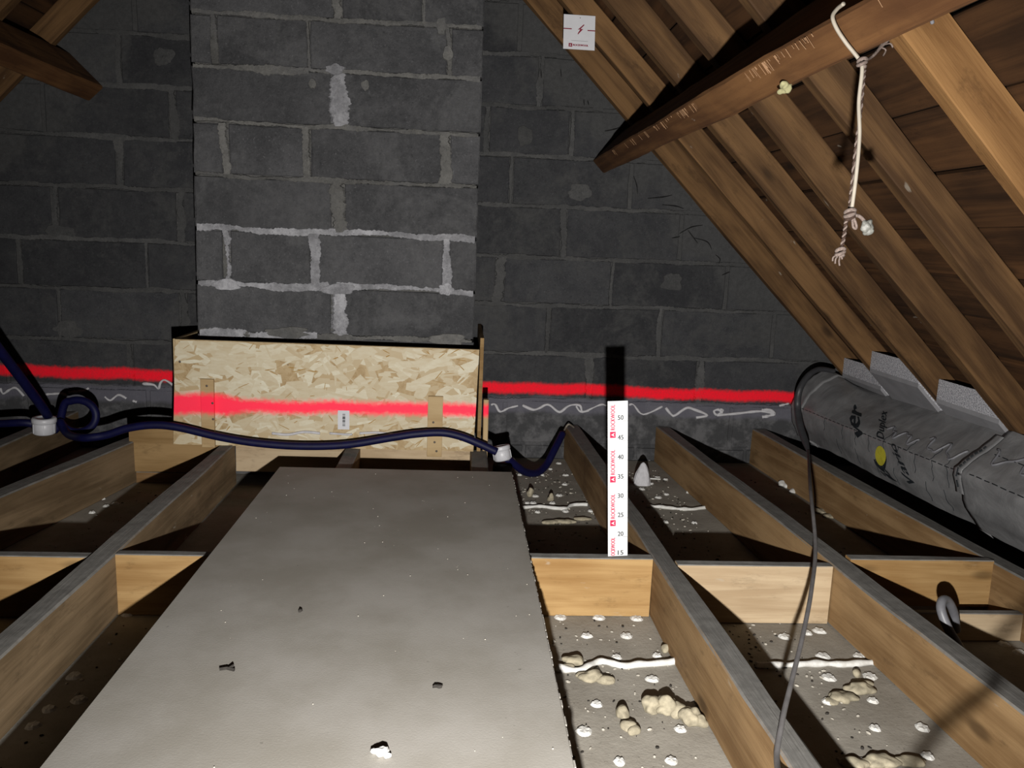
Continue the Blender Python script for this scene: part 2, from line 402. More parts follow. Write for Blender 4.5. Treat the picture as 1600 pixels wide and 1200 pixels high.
c = n.mix(n.ramp(n.noise(v, 220, 3, 0.7), 0.4, 0.6), (0.36, 0.36, 0.40), (0.80, 0.80, 0.84)); n.color(c); n.bump(n.noise(v, 220, 2), 0.6, 0.004); M['eps'] = n.m
M['panel'] = plain('grey_board_face', (0.36, 0.36, 0.38), 0.8, 0.2, 0.1, 10)
# the membrane: grey foil with a faint printed grid
n = NT('foil_membrane', 0.42, 0.45); v = n.objvec((1, 1, 1), False)
cr = n.noise(v, 9, 5, 0.6, 0.6); c = n.mix(n.ramp(cr, 0.3, 0.7), (0.21, 0.21, 0.215), (0.31, 0.31, 0.315))
n.color(c); n.bump(cr, 0.22, 0.02); M['foil'] = n.m

# ------------------------------------------------------------------ the setting
ZC = -0.16                         # upper face of the plasterboard
YW, YC = 3.55, 3.20                # gable wall face, chimney face
CR, CL = 1.93, 3.03                # underside of the rafters: x+z = CR on the right, -x+z = CL on the left
DR = 0.088; RD = DR*math.sqrt(2)   # rafter depth; its offset of the plane constant
Y0 = -0.9
fl = obj('floor', box_bm(-2.9, 2.15, Y0, YW, ZC-0.015, ZC), M['plaster']); tag(fl, 'dusty grey upper face of the plasterboard ceiling between joists', None, None, 'structure')
fl_parent = fl

def gable(poly, grow=0.0):
    poly = clip(poly, 1, 1, CR+RD-0.004+grow); return clip(poly, -1, 1, CL+RD-0.004+grow)
g = gable([(-3.2, -0.16), (2.2, -0.16), (2.2, 2.7), (-3.2, 2.7)])
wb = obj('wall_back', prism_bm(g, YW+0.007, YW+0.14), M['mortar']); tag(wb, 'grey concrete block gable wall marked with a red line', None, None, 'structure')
rows_z = [-0.16, -0.095, 0.105, 0.308, 0.522, 0.722, 0.934, 1.135, 1.333, 1.535, 1.737, 1.94, 2.142, 2.344, 2.55]
def wx(u, v): return on_y(u, v, YW).x
# head joints read off the photograph, (course index) -> x positions and widths
J = {2: [(wx(205, 575), .02), (wx(921, 590), .03), (wx(1093, 595), .035)],
     3: [(wx(92, 490), .014), (wx(286, 490), .035), (wx(856, 520), .018), (wx(1031, 525), .02)],
     4: [(wx(30, 410), .02), (wx(229, 410), .01), (wx(781, 435), .04), (wx(956, 435), .012)],
     5: [(wx(86, 350), .03), (wx(281, 335), .03), (wx(881, 360), .026)],
     6: [(wx(186, 255), .03), (wx(799, 285), .018)],
     7: [(wx(269, 170), .03), (wx(762, 200), .02), (wx(893, 210), .02)],
     8: [(wx(185, 90), .02), (wx(845, 130), .02)]}
def make_row(i):
    js = sorted(J.get(i, [(-2.6+0.26*(i % 2)+0.51*k, .016) for k in (3, 6)]))
    xs = [j for j in js]
    lo, hi = xs[0][0], xs[-1][0]
    full = list(xs)
    for a, b in zip(xs, xs[1:]):                     # fill wide gaps with further joints, hidden mostly behind the chimney
        k = max(0, int(round((b[0]-a[0])/0.5))-1)
        for q in range(k): full.append((a[0]+(b[0]-a[0])*(q+1)/(k+1), .016))
    while lo > -3.2: lo -= 0.505; full.append((lo, .016))
    while hi < 2.2: hi += 0.505; full.append((hi, .016))
    return sorted(full)
sd = 0
for i in range(len(rows_z)-1):
    z0, z1 = rows_z[i]+0.007, rows_z[i+1]-0.007
    full = make_row(i) if i > 0 else [(-3.2+0.5*k, .012) for k in range(12)]
    for (a, wa), (b, wb_) in zip(full, full[1:]):
        pol = gable([(a+wa/2, z0), (b-wb_/2, z0), (b-wb_/2, z1), (a+wa/2, z1)])
        if len(pol) < 3 or area(pol) < 0.004: continue
        sd += 1
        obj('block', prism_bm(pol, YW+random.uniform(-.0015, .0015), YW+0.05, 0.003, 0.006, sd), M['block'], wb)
# uneven struck mortar along the joints
def mortar_bm(p0, p1, wd, y, proud=0.004, seed=0, gap=0.0, step=0.004):
    """ragged strip in the XZ plane from p0 to p1, its face at y-proud"""
    p0, p1 = Vector(p0), Vector(p1); L = (p1-p0).length; n_ = max(3, int(L/step)); d = (p1-p0)/L; s = Vector((-d.y, d.x)); b = bmesh.new()
    rows = []
    for i in range(n_+1):
        t = i/n_; c_ = p0+d*(L*t)+s*noise.noise(Vector((t*L*3, seed*2.1, 0.3)))*wd*0.35
        k = 0.8+1.0*noise.noise(Vector((t*L*7, seed*3.7, 1.1)))+0.45*noise.noise(Vector((t*L*28, seed*1.7, 4.1)))+0.4*noise.noise(Vector((t*L*120, seed, 4.1)))
        k2 = 0.8+1.0*noise.noise(Vector((t*L*7, seed*3.7, 8.1)))+0.45*noise.noise(Vector((t*L*28, seed*1.7, 6.1)))+0.4*noise.noise(Vector((t*L*120, seed, 7.1)))
        a, e = max(0.12, k)*wd/2, max(0.12, k2)*wd/2
        pr = proud*(0.7+0.5*noise.noise(Vector((t*L*15, seed, 9.9))))
        rows.append([b.verts.new((q.x, yy, q.y)) for q, yy in ((c_-s*a, y+0.01), (c_-s*a*0.7, y-pr*0.8), (c_, y-pr), (c_+s*e*0.7, y-pr*0.8), (c_+s*e, y+0.01))])
    for i in range(n_):
        for k in range(4): b.faces.new((rows[i][k], rows[i+1][k], rows[i+1][k+1], rows[i][k+1]))
        b.faces.new((rows[i][4], rows[i+1][4], rows[i+1][0], rows[i][0]))
    b.faces.new(rows[0]); b.faces.new(rows[-1])
    return b
for i in range(2, 12):
    z = rows_z[i]
    xr = CR-z-0.03; xl = -(CL-z)+0.03
    for a, b, s_ in ((max(xl, -2.2), -0.99, 1), (0.05, min(xr, 1.9), 2)):
        if b-a > 0.1: obj('mortar_joint', mortar_bm((a, z), (b, z), 0.026, YW, 0.003, i*3+s_), M['mortar'], wb)
    for (x, wd) in J.get(i, []):
        if rows_z[i+1] < 1.6: obj('mortar_joint', mortar_bm((x, z), (x, rows_z[i+1]), wd*1.5, YW, 0.003, i*5+int(x*10)), M['mortar'], wb)
# parged cement patches where the wall meets the rafters, and smeared patches
def patch_bm(c_, r_, y, proud, seed, n_=26):
    b = bmesh.new(); ctr = b.verts.new((c_[0], y-proud, c_[1])); ring, rim = [], []
    for k in range(n_):
        a = 2*PI*k/n_; q = 1+0.45*noise.noise(Vector((math.cos(a)*1.6, math.sin(a)*1.6, seed*2.7)))+0.14*noise.noise(Vector((math.cos(a)*7, math.sin(a)*7, seed)))
        x, z = math.cos(a)*r_[0]*q, math.sin(a)*r_[1]*q
        ring.append(b.verts.new((c_[0]+x*0.86, y-proud*0.9, c_[1]+z*0.86))); rim.append(b.verts.new((c_[0]+x, y+0.006, c_[1]+z)))
    for k in range(n_):
        j = (k+1) % n_; b.faces.new((ctr, ring[k], ring[j])); b.faces.new((ring[k], rim[k], rim[j], ring[j]))
    b.faces.new(rim); return b
for k, (u, v, ru, rv) in enumerate(((820, 212, 16, 15), (255, 88, 18, 16), (1050, 440, 20, 14), (95, 362, 26, 12), (105, 515, 26, 12), (905, 300, 22, 12))):
    p_ = on_y(u, v, YW); q_ = on_y(u+ru, v-rv, YW)
    obj('mortar_smear', patch_bm((p_.x, p_.z), (abs(q_.x-p_.x), abs(q_.z-p_.z)), YW, 0.002, k+3), M['mortar'], wb)

# chimney breast: blocks, struck joints, white lime joints
ch = empty('chimney_breast', (-0.47, YC, ZC)); tag(ch, 'wide concrete block chimney breast with whitish mortar joints standing against gable wall', 'chimney')
CX0, CX1 = -0.993, 0.057
core = obj('core', box_bm(CX0+0.012, CX1-0.012, YC+0.012, YW-0.002, ZC, 2.2), M['cmortar']); child(core, ch)
cz = [ZC, -0.02, 0.185, 0.397, 0.585, 0.787, 0.982, 1.172, 1.368, 1.545, 1.745, 1.945, 2.145, 2.345, 2.5]
def cxp(u, v): return on_y(u, v, YC).x
CJ = {3: [(cxp(526, 490), .045)], 4: [(cxp(354, 405), .03), (cxp(490, 405), .03), (cxp(697, 420), .026)], 5: [(cxp(528, 320), .05)],
      6: [(cxp(352, 230), .024), (cxp(481, 235), .022), (cxp(697, 250), .03)], 7: [(cxp(527, 150), .05)],
      8: [(cxp(334, 60), .02), (cxp(482, 65), .008), (cxp(702, 85), .016)], 9: [(cxp(528, 10), .03), (cxp(661, 12), .008)]}
for i in range(len(cz)-1):
    js = CJ.get(i, [(cxp(528, 400), .02)] if i % 2 else [(cxp(352, 230), .02), (cxp(697, 250), .02)])
    edges = [(CX0, 0.0)]+js+[(CX1, 0.0)]
    for k, ((a, wa), (b, wb_)) in enumerate(zip(edges, edges[1:])):
        sd += 1
        x0, x1 = a+wa/2, b-wb_/2
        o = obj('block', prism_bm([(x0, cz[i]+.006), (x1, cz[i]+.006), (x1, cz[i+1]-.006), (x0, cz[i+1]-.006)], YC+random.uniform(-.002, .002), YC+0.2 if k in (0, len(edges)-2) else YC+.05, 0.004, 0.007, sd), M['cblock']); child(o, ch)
        if k in (0, len(edges)-2):
            xx0, xx1 = (x0, x0+.1) if k == 0 else (x1-.1, x1)
            o = obj('block', box_bm(xx0, xx1, YC+.21, YW-.003, cz[i]+.006, cz[i+1]-.006, .004), M['cblock']); child(o, ch)
for i in range(3, 10):
    o = obj('mortar_joint', mortar_bm((CX0+.008, cz[i]), (CX1-.008, cz[i]), 0.032 if i < 7 else 0.026, YC, 0.005, i*7), M['lime'] if i in (4, 5) else M['cmortar']); child(o, ch)
    if i == 3:
        o = obj('mortar_joint', mortar_bm((CX0+.01, cz[i]+0.004), (CX0+0.45, cz[i]+.004), 0.048, YC, 0.007, 77), M['lime']); child(o, ch)
    if i == 8:
        o = obj('mortar_joint', mortar_bm((CX0+.13, cz[i]-.006), (CX0+0.42, cz[i]-.004), 0.04, YC, 0.006, 78), M['cmortar']); child(o, ch)
    for k, (x, wd) in enumerate(CJ.get(i, [])):
        lime = (i, k) in ((3, 0), (4, 0), (4, 2), (4, 1), (7, 0))
        o = obj('mortar_joint', mortar_bm((x+.004, cz[i]+.004), (x-.004, cz[i+1]-.004), max(wd, .012)*1.7, YC, 0.005, i*11+k), M['lime'] if lime else M['cmortar']); child(o, ch)
for k, (u, v, ru, rv) in enumerate(((353, 445, 22, 9), (525, 452, 30, 9), (697, 452, 14, 10), (488, 131, 7, 7), (571, 134, 7, 9), (690, 40, 10, 14), (524, 108, 18, 8), (700, 85, 8, 14), (450, 520, 40, 9), (700, 530, 30, 10))):
    p_ = on_y(u, v, YC); q_ = on_y(u+ru, v-rv, YC)
    o = obj('mortar_smear', patch_bm((p_.x, p_.z), (q_.x-p_.x, q_.z-p_.z), YC, 0.006, k+31), M['lime'] if k in (0, 1, 2, 6) else M['cmortar']); child(o, ch)

# roof: felt behind, sarking boards one by one
RX, RZ = (CR-CL)/2+0.0, (CR+CL)/2        # ridge of the rafter undersides
bm = bmesh.new()
def slope_pt(side, t, c_off, y):          # t: distance down the slope from the ridge line, c_off: offset above rafter underside
    s2 = math.sqrt(0.5)
    rz = RZ+c_off*math.sqrt(2)
    return Vector((RX+side*t*s2, y, rz-t*s2))
for side in (1, -1):
    a = [slope_pt(side, t, DR+0.028, y) for t, y in ((0, Y0), (0, YW+.13), (3.95, YW+.13), (3.95, Y0))]
    bq = [p_+Vector((side*.004, 0, .004)) for p_ in a]
    va = [bm.verts.new(p_) for p_ in a]; vb = [bm.verts.new(p_) for p_ in bq]
    bm.faces.new(va); bm.faces.new(vb)
    for i in range(4): bm.faces.new((va[i], va[(i+1) % 4], vb[(i+1) % 4], vb[i]))
rf = obj('ceiling', bm, M['felt']); tag(rf, 'dark brown boarded underside of the pitched roof', None, None, 'structure')
S2 = math.sqrt(2)
for side in (1, -1):
    # on the right a board joint passes through x = 1.19; boards 0.165 m wide on the slope
    t_ref = (1.205-RX)*S2
    pitch = 0.1165*S2
    k0 = -int(t_ref/pitch)
    t = t_ref+k0*pitch
    while t < 3.9:
        a, b = max(t+0.003, 0.01), t+pitch-0.003
        if b > 0.05:
            mid = slope_pt(side, (a+b)/2, DR+0.0105+random.uniform(-.001, .003), Y0+.02)
            end = mid+Vector((0, YW+0.1-Y0-.02, 0))
            if side == -1 or True:
                timber('sarking_board', mid, end, b-a, 0.019, M['sark'], up=Vector((side, 0, 1)), parent=rf, n=10, rough=0.001)
        t += pitch
# ------------------------------------------------------------------ roof timbers
ry = [3.435, 3.055, 2.665, 2.285, 1.905, 1.515, 1.11, 0.72, 0.33]         # centre of each rafter along Y
rl_right = ['rafter touching the block gable wall, right-hand slope', 'second rafter out from the gable wall, behind the white warning card', 'third rafter out from the gable wall, right-hand slope',
            'fourth rafter from the gable wall, right slope, under cord shadow', 'fifth rafter from the gable wall, directly behind the hanging cord', 'nearest orange rafter at upper right with grey weathered strip',
            'rafter just outside the right edge of the picture', 'rafter beside the viewer on the right slope', 'rafter behind the viewer on the right slope']
for i, y in enumerate(ry[:7]):
    for side in (1, -1):
        L1 = 3.62 if side == 1 else 3.9
        o = timber('rafter', slope_pt(side, 0.10 if i else (0.90 if side == 1 else 0.70), DR/2, y), slope_pt(side, L1, DR/2, y), 0.046, DR, M['rafternew' if (i == 5 and side == 1) else 'rafter'], up=Vector((side, 0, 1)), seed=i*3+(side > 0), rough=0.003)
        if side == 1: tag(o, 'brown sawn '+rl_right[i], 'rafter', 'rafters of the roof')
        else: tag(o, ['dark rafter against the gable wall at top left corner', 'second dark rafter of the left roof slope, above the left purlin'][i] if i < 2 else 'dark rafter of the left roof slope outside the left picture edge, '+['third', 'fourth', 'fifth', 'sixth', 'seventh'][i-2]+' from wall', 'rafter', 'rafters of the left slope' if i >= 2 else 'rafters of the roof')
def purlin(name, T, B, side, y0, y1, label):
    """tilted purlin: T, B its lower corners (x,z); it reaches up to the rafters, square to the slope"""
    T, B = Vector((T[0], 0, T[1])), Vector((B[0], 0, B[1])); c_ = (T+B)/2
    n_ = Vector((side, 0, 1)).normalized(); plane = CR if side == 1 else CL
    h = (plane-(side*c_.x+c_.z))/S2-0.005
    mid = c_+n_*(h/2)
    o = timber(name, (mid.x, y0, mid.z), (mid.x, y1, mid.z), (T-B).length, h, M['purlin'], up=n_, rough=0.004, bev=0.005, n=60, seed=41+side)
    return tag(o, label, 'purlin', 'purlins')
pr = purlin('purlin', (0.533, 1.131), (0.584, 1.080), 1, Y0, YW-.004, 'stout reddish brown purlin carrying the right-hand rafters')
purlin('purlin', (-1.445, 1.325), (-1.500, 1.270), -1, Y0, YW-.004, 'dark purlin end reaching the wall at top left')
rs = random.Random(4); bm = bmesh.new()
for k in range(120):                                        # torn fibres along the purlin's upper arris
    y = rs.uniform(1.35, 2.2) if k < 80 else rs.uniform(0.9, 3.1); l = rs.uniform(.004, .026)
    a = Vector((0.533+.004, y, 1.131-.004))+Vector((-.0012, 0, -.0012)); d = Vector((.707, rs.uniform(-.15, .25), -.707))
    tube_bm([a, a+d*l*.5, a+d*l], rs.uniform(.0004, .0009), 4, bm)
o = obj('torn_fibres', bm, M['fibre'], pr); o['kind'] = 'stuff'; o.matrix_parent_inverse = pr.matrix_basis.inverted()
# ------------------------------------------------------------------ joists and noggings
def joist(xa, ya, xb, yb, label, wd=0.055, mat='joist', seed=0):
    """xa, xb: centre x at ya, yb"""
    o = timber('ceiling_joist', (xa, ya, ZC/2), (xb, yb, ZC/2), wd, 0.16-0.0005, M[mat], seed=seed, rough=0.003, bev=0.004)
    return tag(o, label, 'joist', 'ceiling joists')
joist(0.559+.0275, 0.0, 0.478+.0275, YW-.004, 'ceiling joist the blue pipe bends over, just right of the ruler', seed=3)
joist(1.090+.03, 0.0, 0.886+.03, YW-.004, 'ceiling joist crossed by the thin grey cable, second right of grey board', 0.06, seed=8)
joist(1.568+.03, 0.0, 1.320+.03, YW-.004, 'rightmost ceiling joist, in front of the foil-wrapped roll', 0.06, seed=13)
joist(-0.848, 0.0, -0.848, 3.055, 'ceiling joist left of the grey board, running to the OSB box', mat='joistgrey', seed=21)
joist(-1.258-.157*3.05*0.62, 1.16, -1.155, 3.40, 'dim ceiling joist second from the left edge, beside the ochre trimmer', mat='joistgrey', seed=26)
joist(-1.66, 0.6, -1.63, YW-.004, 'dark leftmost ceiling joist under the white junction box', mat='joistgrey', seed=31)
joist(-0.385, 0.0, -0.385, 3.055, 'ceiling joist mostly hidden under the grey board, left of its middle', 0.05, seed=34)
joist(0.085, 0.0, 0.085, 3.055, 'ceiling joist under the right edge of the grey board', 0.06, seed=36)
def nog(x0, x1, y, z0, z1, th, mat, label, seed, name='nogging'):
    o = timber(name, (x0, y+th/2, (z0+z1)/2), (x1, y+th/2, (z0+z1)/2), th, z1-z0, M[mat], seed=seed, rough=0.0012, bev=0.002)
    return tag(o, label, 'nogging', 'noggings between the joists')
nog(0.1165, 0.5115, 1.985, ZC+.001, 0.0, 0.03, 'nog', 'bright ochre pine nogging under the measuring ruler', 5)
nog(0.569, 0.973, 1.955, ZC+.001, -0.002, 0.03, 'nogpale', 'pale pine nogging behind the thin hanging cable', 6)
nog(1.037, 1.428, 1.995, -0.125, 0.004, 0.03, 'nog', 'ochre nogging at far right behind the grey conduit loop', 7)
nog(1.06, 1.44, 1.87, ZC+.001, -0.085, 0.022, 'nogpale', 'low offcut board lying in the bay at right edge', 9)
nog(-0.819, -0.411, 1.965, ZC+.001, -0.001, 0.03, 'nog', 'orange nogging partly in shadow beside left edge of grey board', 10)
nog(-1.41, -0.877, 1.945, ZC+.001, -0.002, 0.03, 'nog', 'orange nogging cut by the left edge of the picture', 11)
nog(-0.359, 0.054, 1.97, ZC+.001, -0.004, 0.03, 'nog', 'nogging hidden beneath the grey board', 12)
# trimmers under the box
nog(-1.205, -0.877, 3.055, -0.115, 0.05, 0.03, 'trimmer', 'ochre trimmer board below the left corner of the OSB box', 14, 'trimmer')
nog(-1.205, -0.877, 3.062, ZC+.001, -0.118, 0.03, 'joist', 'thin grey-brown plank under the ochre trimmer', 15, 'trimmer')
nog(-0.819, -0.411, 3.056, -0.105, -0.004, 0.03, 'nogpale', 'pale trimmer below the OSB box between two joists', 16, 'trimmer')
nog(-0.359, 0.054, 3.056, -0.105, -0.004, 0.03, 'nogpale', 'whitish stained trimmer at right below the OSB box', 17, 'trimmer')

# ------------------------------------------------------------------ OSB box round the chimney foot
bx = empty('osb_box', (-0.48, 3.05, 0.0)); tag(bx, 'yellowish OSB box around the chimney foot with a red sprayed line', 'box')
OY = 3.035
fp = [(-1.040, -0.002), (0.066, -0.002), (0.076, 0.386), (-1.022, 0.389)]
o = obj('front_panel', prism_bm(fp, OY, OY+.018, 0.001), M['osb']); child(o, bx)
o = obj('side_panel', box_bm(0.078, 0.092, OY-.004, YW-.005, 0.0, 0.43, .001), M['trimmer']); child(o, bx)
o = obj('side_panel', box_bm(-1.036, -1.020, OY+.019, YW-.005, 0.0, 0.388, .001), M['osb']); child(o, bx)
# strands pressed into the face
bm = bmesh.new(); lay = bm.loops.layers.float_color.new('tint') if False else None
tints = []
rs = random.Random(3)
for k in range(640):
    x = rs.uniform(-1.02, 0.065); z = rs.uniform(0.008, 0.38); big = k < 180 or rs.random() < .12; sliver = k > 560; L = rs.uniform(.06, .15) if big else rs.uniform(.025, .08); wd = rs.uniform(.022, .055) if big else rs.uniform(.006, .022)
    a = rs.gauss(0, 0.55); ca, sa = math.cos(a), math.sin(a); yy = OY-0.0002-k*1.6e-6
    if sliver: L, wd = rs.uniform(.012, .045), rs.uniform(.0015, .0035)
    pts = []
    for (px, pz) in ((-L/2, -wd/2*rs.uniform(.3, 1)), (-L*.1, -wd/2*rs.uniform(.8, 1.1)), (L/2, -wd/2*rs.uniform(.2, 1)), (L/2*rs.uniform(.85, 1), wd/2*rs.uniform(.2, 1)), (L*.1, wd/2), (-L/2*rs.uniform(.85, 1), wd/2*rs.uniform(.3, 1))):
        X, Z = x+px*ca-pz*sa, z+px*sa+pz*ca
        Z = min(max(Z, 0.0), 0.3845); lim = 0.066+0.010*(Z/0.386); X = min(max(X, -1.038+0.016*(Z/.388)), lim)
        pts.append((X, Z))
    vsq = [bm.verts.new((p_[0], yy, p_[1])) for p_ in pts]
    bm.faces.new(vsq); tints.append(min(1, max(0, rs.gauss(.52, .22))) if not sliver else -0.62)
me = bpy.data.meshes.new('strands'); bm.to_mesh(me); bm.free()
at = me.attributes.new('tint', 'FLOAT', 'FACE')
for i, t in enumerate(tints): at.data[i].value = t
o = bpy.data.objects.new('strands', me); col.objects.link(o); me.materials.append(M['strand']); o['kind'] = 'stuff'; child(o, bx)
def wrect(u0, v0, u1, v1, y): a, b = on_y(u0, v0, y), on_y(u1, v1, y); return a.x, b.x, b.z, a.z
x0, x1, z0, z1 = wrect(313, 592, 336, 699, OY-.012)
o = obj('batten', box_bm(x0, x1, OY-.014, OY-.001, z0, z1, .001), M['battenred']); child(o, bx)
x0, x1, z0, z1 = wrect(669, 619, 690, 714, OY-.012)
b2 = obj('batten', box_bm(x0, x1, OY-.014, OY-.001, max(z0, -.06), z1, .001), M['batten']); child(b2, bx)
for (u, v) in ((677, 660), (679, 691), (682, 705), (323, 603), (332, 630), (333, 655), (279, 566)):
    p_ = on_y(u, v, OY-.015)
    o = obj('screw', lathe_bm([(.0042, 0), (.0042, .002), (.002, .003)], 10, M=Matrix.Translation((p_.x, OY-.0135 if u != 279 else OY, p_.z)) @ Matrix.Rotation(PI/2, 4, 'X')), M['screw']); child(o, bx)
x0, x1, z0, z1 = wrect(528, 641, 546, 671, OY)
st = obj('sticker', box_bm(x0, x1, OY-.0024, OY-.0014, z0, z1), M['paper']); child(st, bx)
xs = (x0+x1)/2
bm = bmesh.new(); rs = random.Random(9)
for r_ in range(3):
    zc_ = z0+(z1-z0)*(0.30+0.2*r_)
    for k in range(7):
        ww = rs.choice((.0012, .002, .003)); zz = zc_+(k-3)*.0032
        box_bm(xs-.004, xs+.006, OY-.0028, OY-.0023, zz, zz+ww*.6, 0, bm)
o = obj('barcode', bm, M['ink']); o.parent = st
for (pts, r_) in ((((425, 677), (450, 679), (475, 675), (500, 677)), .005), (((515, 677), (545, 679), (550, 678)), .004), (((562, 677), (590, 676), (617, 679)), .0045)):
    o = obj('caulk_smear', tube_bm(spline([on_y(u, v, OY-.003) for u, v in pts]), r_, 8), M['caulk'], smooth=True); child(o, bx)
# stick beside the box
o = timber('batten_stub', (0.112, OY+.02, ZC), (0.108, OY+.02, 0.197), 0.02, 0.03, M['battenred'], up=(0, 1, 0), seed=2)
tag(o, 'narrow pale upright batten with red tip at right of the OSB box', 'batten')

# ------------------------------------------------------------------ big grey board on the joists
bd = empty('walk_board', (-0.195, 1.0, 0.0)); tag(bd, 'large dusty grey chipboard sheet lying across the joists', 'board')
o = obj('sheet', box_bm(-0.580, 0.190, -0.2, 2.690, 0.0015, 0.0205, .0012), M['board']); child(o, bd)
rs = random.Random(12)
bm = bmesh.new()
for s_ in range(90):                                        # crumbly broken edge on the right-hand side
    y = 0.2+2.48*s_/90
    box_bm(0.1895, 0.1895+rs.uniform(.0005, .0035), y, y+rs.uniform(.008, .026), 0.003+rs.uniform(0, .006), 0.019, 0, bm)
o = obj('frayed_edge', bm, M['board']); o['kind'] = 'stuff'; child(o, bd)
def crumb(name, u, v, z, r_, mat, label, cat, seed, stretch=(1, 1, 1), group=None):
    p_ = on_z(u, v, z)
    o = obj(name, lump_bm([((0, 0, r_*stretch[2]*.6), (r_*stretch[0], r_*stretch[1], r_*stretch[2]))], seed, 2, .6, 1.2/r_, flat=0.0), M[mat]); o.location = p_
    return tag(o, label, cat, group)
# dark twig
bm = bmesh.new(); p_ = on_z(354, 1048, .0206)
tube_bm([Vector((-.012, 0, .003)), Vector((0, .002, .004)), Vector((.014, -.002, .003))], .003, 6, bm)
tube_bm([Vector((.003, 0, .004)), Vector((.010, .008, .006))], .0024, 6, bm)
o = obj('twig', bm, M['dirt']); o.location = p_; tag(o, 'tiny black forked twig on the left half of the grey board', 'twig')
crumb('grit_crumb', 683, 1074, .0206, .006, 'dirt', 'small dark clump of grit right of middle on grey board', 'grit', 3, (1.5, .7, .6))
crumb('grit_crumb', 469, 956, .0206, .004, 'dirt', 'tiny dark speck near the middle of grey board', 'grit', 4)
p_ = on_z(596, 1180, .0206)
o = obj('plaster_crumb', lump_bm([((0, 0, .006), (.011, .009, .008)), ((.009, -.006, .004), (.006, .006, .005)), ((-.009, .004, .004), (.006, .005, .005))], 5, 2, .6, 120, flat=0.0), M['dab']); o.location = p_
tag(o, 'jagged white plaster crumb on grey board at bottom of picture', 'plaster crumb')
rs = random.Random(77); bm = bmesh.new()
for k in range(70):
    x, y = rs.uniform(-.55, .17), rs.uniform(.95, 2.66); r_ = rs.uniform(.0005, .0016)
    bmesh.ops.create_icosphere(bm, subdivisions=1, radius=r_, matrix=Matrix.Translation((x, y, .0205+r_*.5)))
o = obj('board_dust', bm, M['chip']); tag(o, 'pale specks of grit scattered over the grey board', 'grit', None, 'stuff')

# ------------------------------------------------------------------ things on the ceiling: dabs, beads, foam, debris
z3 = lambda L, ox, oy, s: [(ox+a/s, oy+b/s) for a, b in L]
dabs = z3([(225,495),(408,495),(585,500),(350,582),(537,583),(680,675),(490,683),(657,785),(398,903),(335,1030),(790,1020),(503,1172),(745,1168)], 800, 800, 3.0)
dabs += z3([(240,553),(350,535),(410,525),(430,648),(610,650),(455,755),(660,750),(455,875),(675,870),(685,1005),(920,1003),(690,1150),(945,1143),(620,1175)], 1150, 820, 3.158)
dabs += z3([(735,978),(1020,983),(1120,908),(1225,835),(1308,983),(1300,1098)], 720, 620, 8.0)
dabs += z3([(190,372),(265,370),(505,372),(590,275),(320,485),(670,475),(990,472),(290,285)], 800, 740, 8.0)
dabs += z3([(510,905),(560,918),(630,915),(515,1030),(565,1012),(455,795),(470,945),(410,978),(700,1000),(560,1185),(740,1190)], 900, 520, 4.0)
dabs += z3([(540,1070),(575,1125),(720,1070),(665,1085),(640,1040)], 0, 520, 4.0)
dabs += z3([(615,490),(380,905),(160,1030),(360,790),(235,950)], 0, 800, 3.077)
dabs += z3([(1400,632),(1320,590)], 1150, 820, 3.158)
variants = []
for k in range(4):
    b = bmesh.new(); N_ = 14; top = b.verts.new((0, 0, .0055)); r1, r2 = [], []
    for q in range(N_):
        a = 2*PI*q/N_; f = 1+.25*noise.noise(Vector((math.cos(a)*1.3, math.sin(a)*1.3, k*3.1)))
        r1.append(b.verts.new((math.cos(a)*.011*f, math.sin(a)*.010*f, .005+.001*math.sin(q*2.3+k)))); r2.append(b.verts.new((math.cos(a)*.0165*f, math.sin(a)*.015*f, -.0003)))
    for q in range(N_):
        j = (q+1) % N_; b.faces.new((top, r1[q], r1[j])); b.faces.new((r1[q], r2[q], r2[j], r1[j]))
    b.faces.new(r2)
    bmesh.ops.recalc_face_normals(b, faces=b.faces[:]); me = bpy.data.meshes.new('plaster_dab'); b.to_mesh(me); b.free(); me.materials.append(M['dab']); variants.append(me)
rs = random.Random(5)
for k, (u, v) in enumerate(dabs):
    o = bpy.data.objects.new('plaster_dab', variants[k % 4]); col.objects.link(o); o.parent = fl
    p_ = on_z(u, v, ZC); o.location = p_; o.rotation_euler = (0, 0, rs.uniform(0, 6)); s_ = rs.uniform(.75, 1.15)*(0.8 if p_.y > 2.4 else 1); o.scale = (s_, s_, 1.0)
def bead(pts, r_, label, seed):
    P = spline([on_z(u, v, ZC)+Vector((0, 0, r_*.55)) for u, v in pts], 10)
    for i, p_ in enumerate(P): p_ += Vector((0, noise.noise(p_*30)*.005, noise.noise(p_*22+Vector((seed, 0, 0)))*.003))
    o = obj('plaster_bead', tube_bm(P, r_, 8, rad=lambda t: r_*(.75+.5*noise.noise(Vector((t*9, seed, 0))))), M['dab'], smooth=True)
    return tag(o, label, 'plaster bead', 'plaster beads squeezed through ceiling joints')
bead([(868, 1046), (905, 1050), (935, 1037), (970, 1043), (1010, 1041), (1062, 1037)], .0105, 'broken white plaster bead in the nearest bay right of grey board', 1)
bead([(1180, 1042), (1225, 1043), (1275, 1040), (1320, 1041), (1365, 1039)], .010, 'straight white plaster bead across the bay under the thin grey cable', 2)
bead([(815, 795), (845, 793), (880, 797), (895, 791), (918, 791)], .0085, 'white plaster bead beyond the nogging, left of the ruler', 3)
bead([(1010, 792), (1040, 795), (1075, 797), (1110, 794)], .0085, 'white plaster bead beyond the nogging, right of the ruler', 4)
bead([(990, 748), (1010, 748), (1032, 750)], .005, 'thin faint plaster bead at the foot of the white drip', 5)
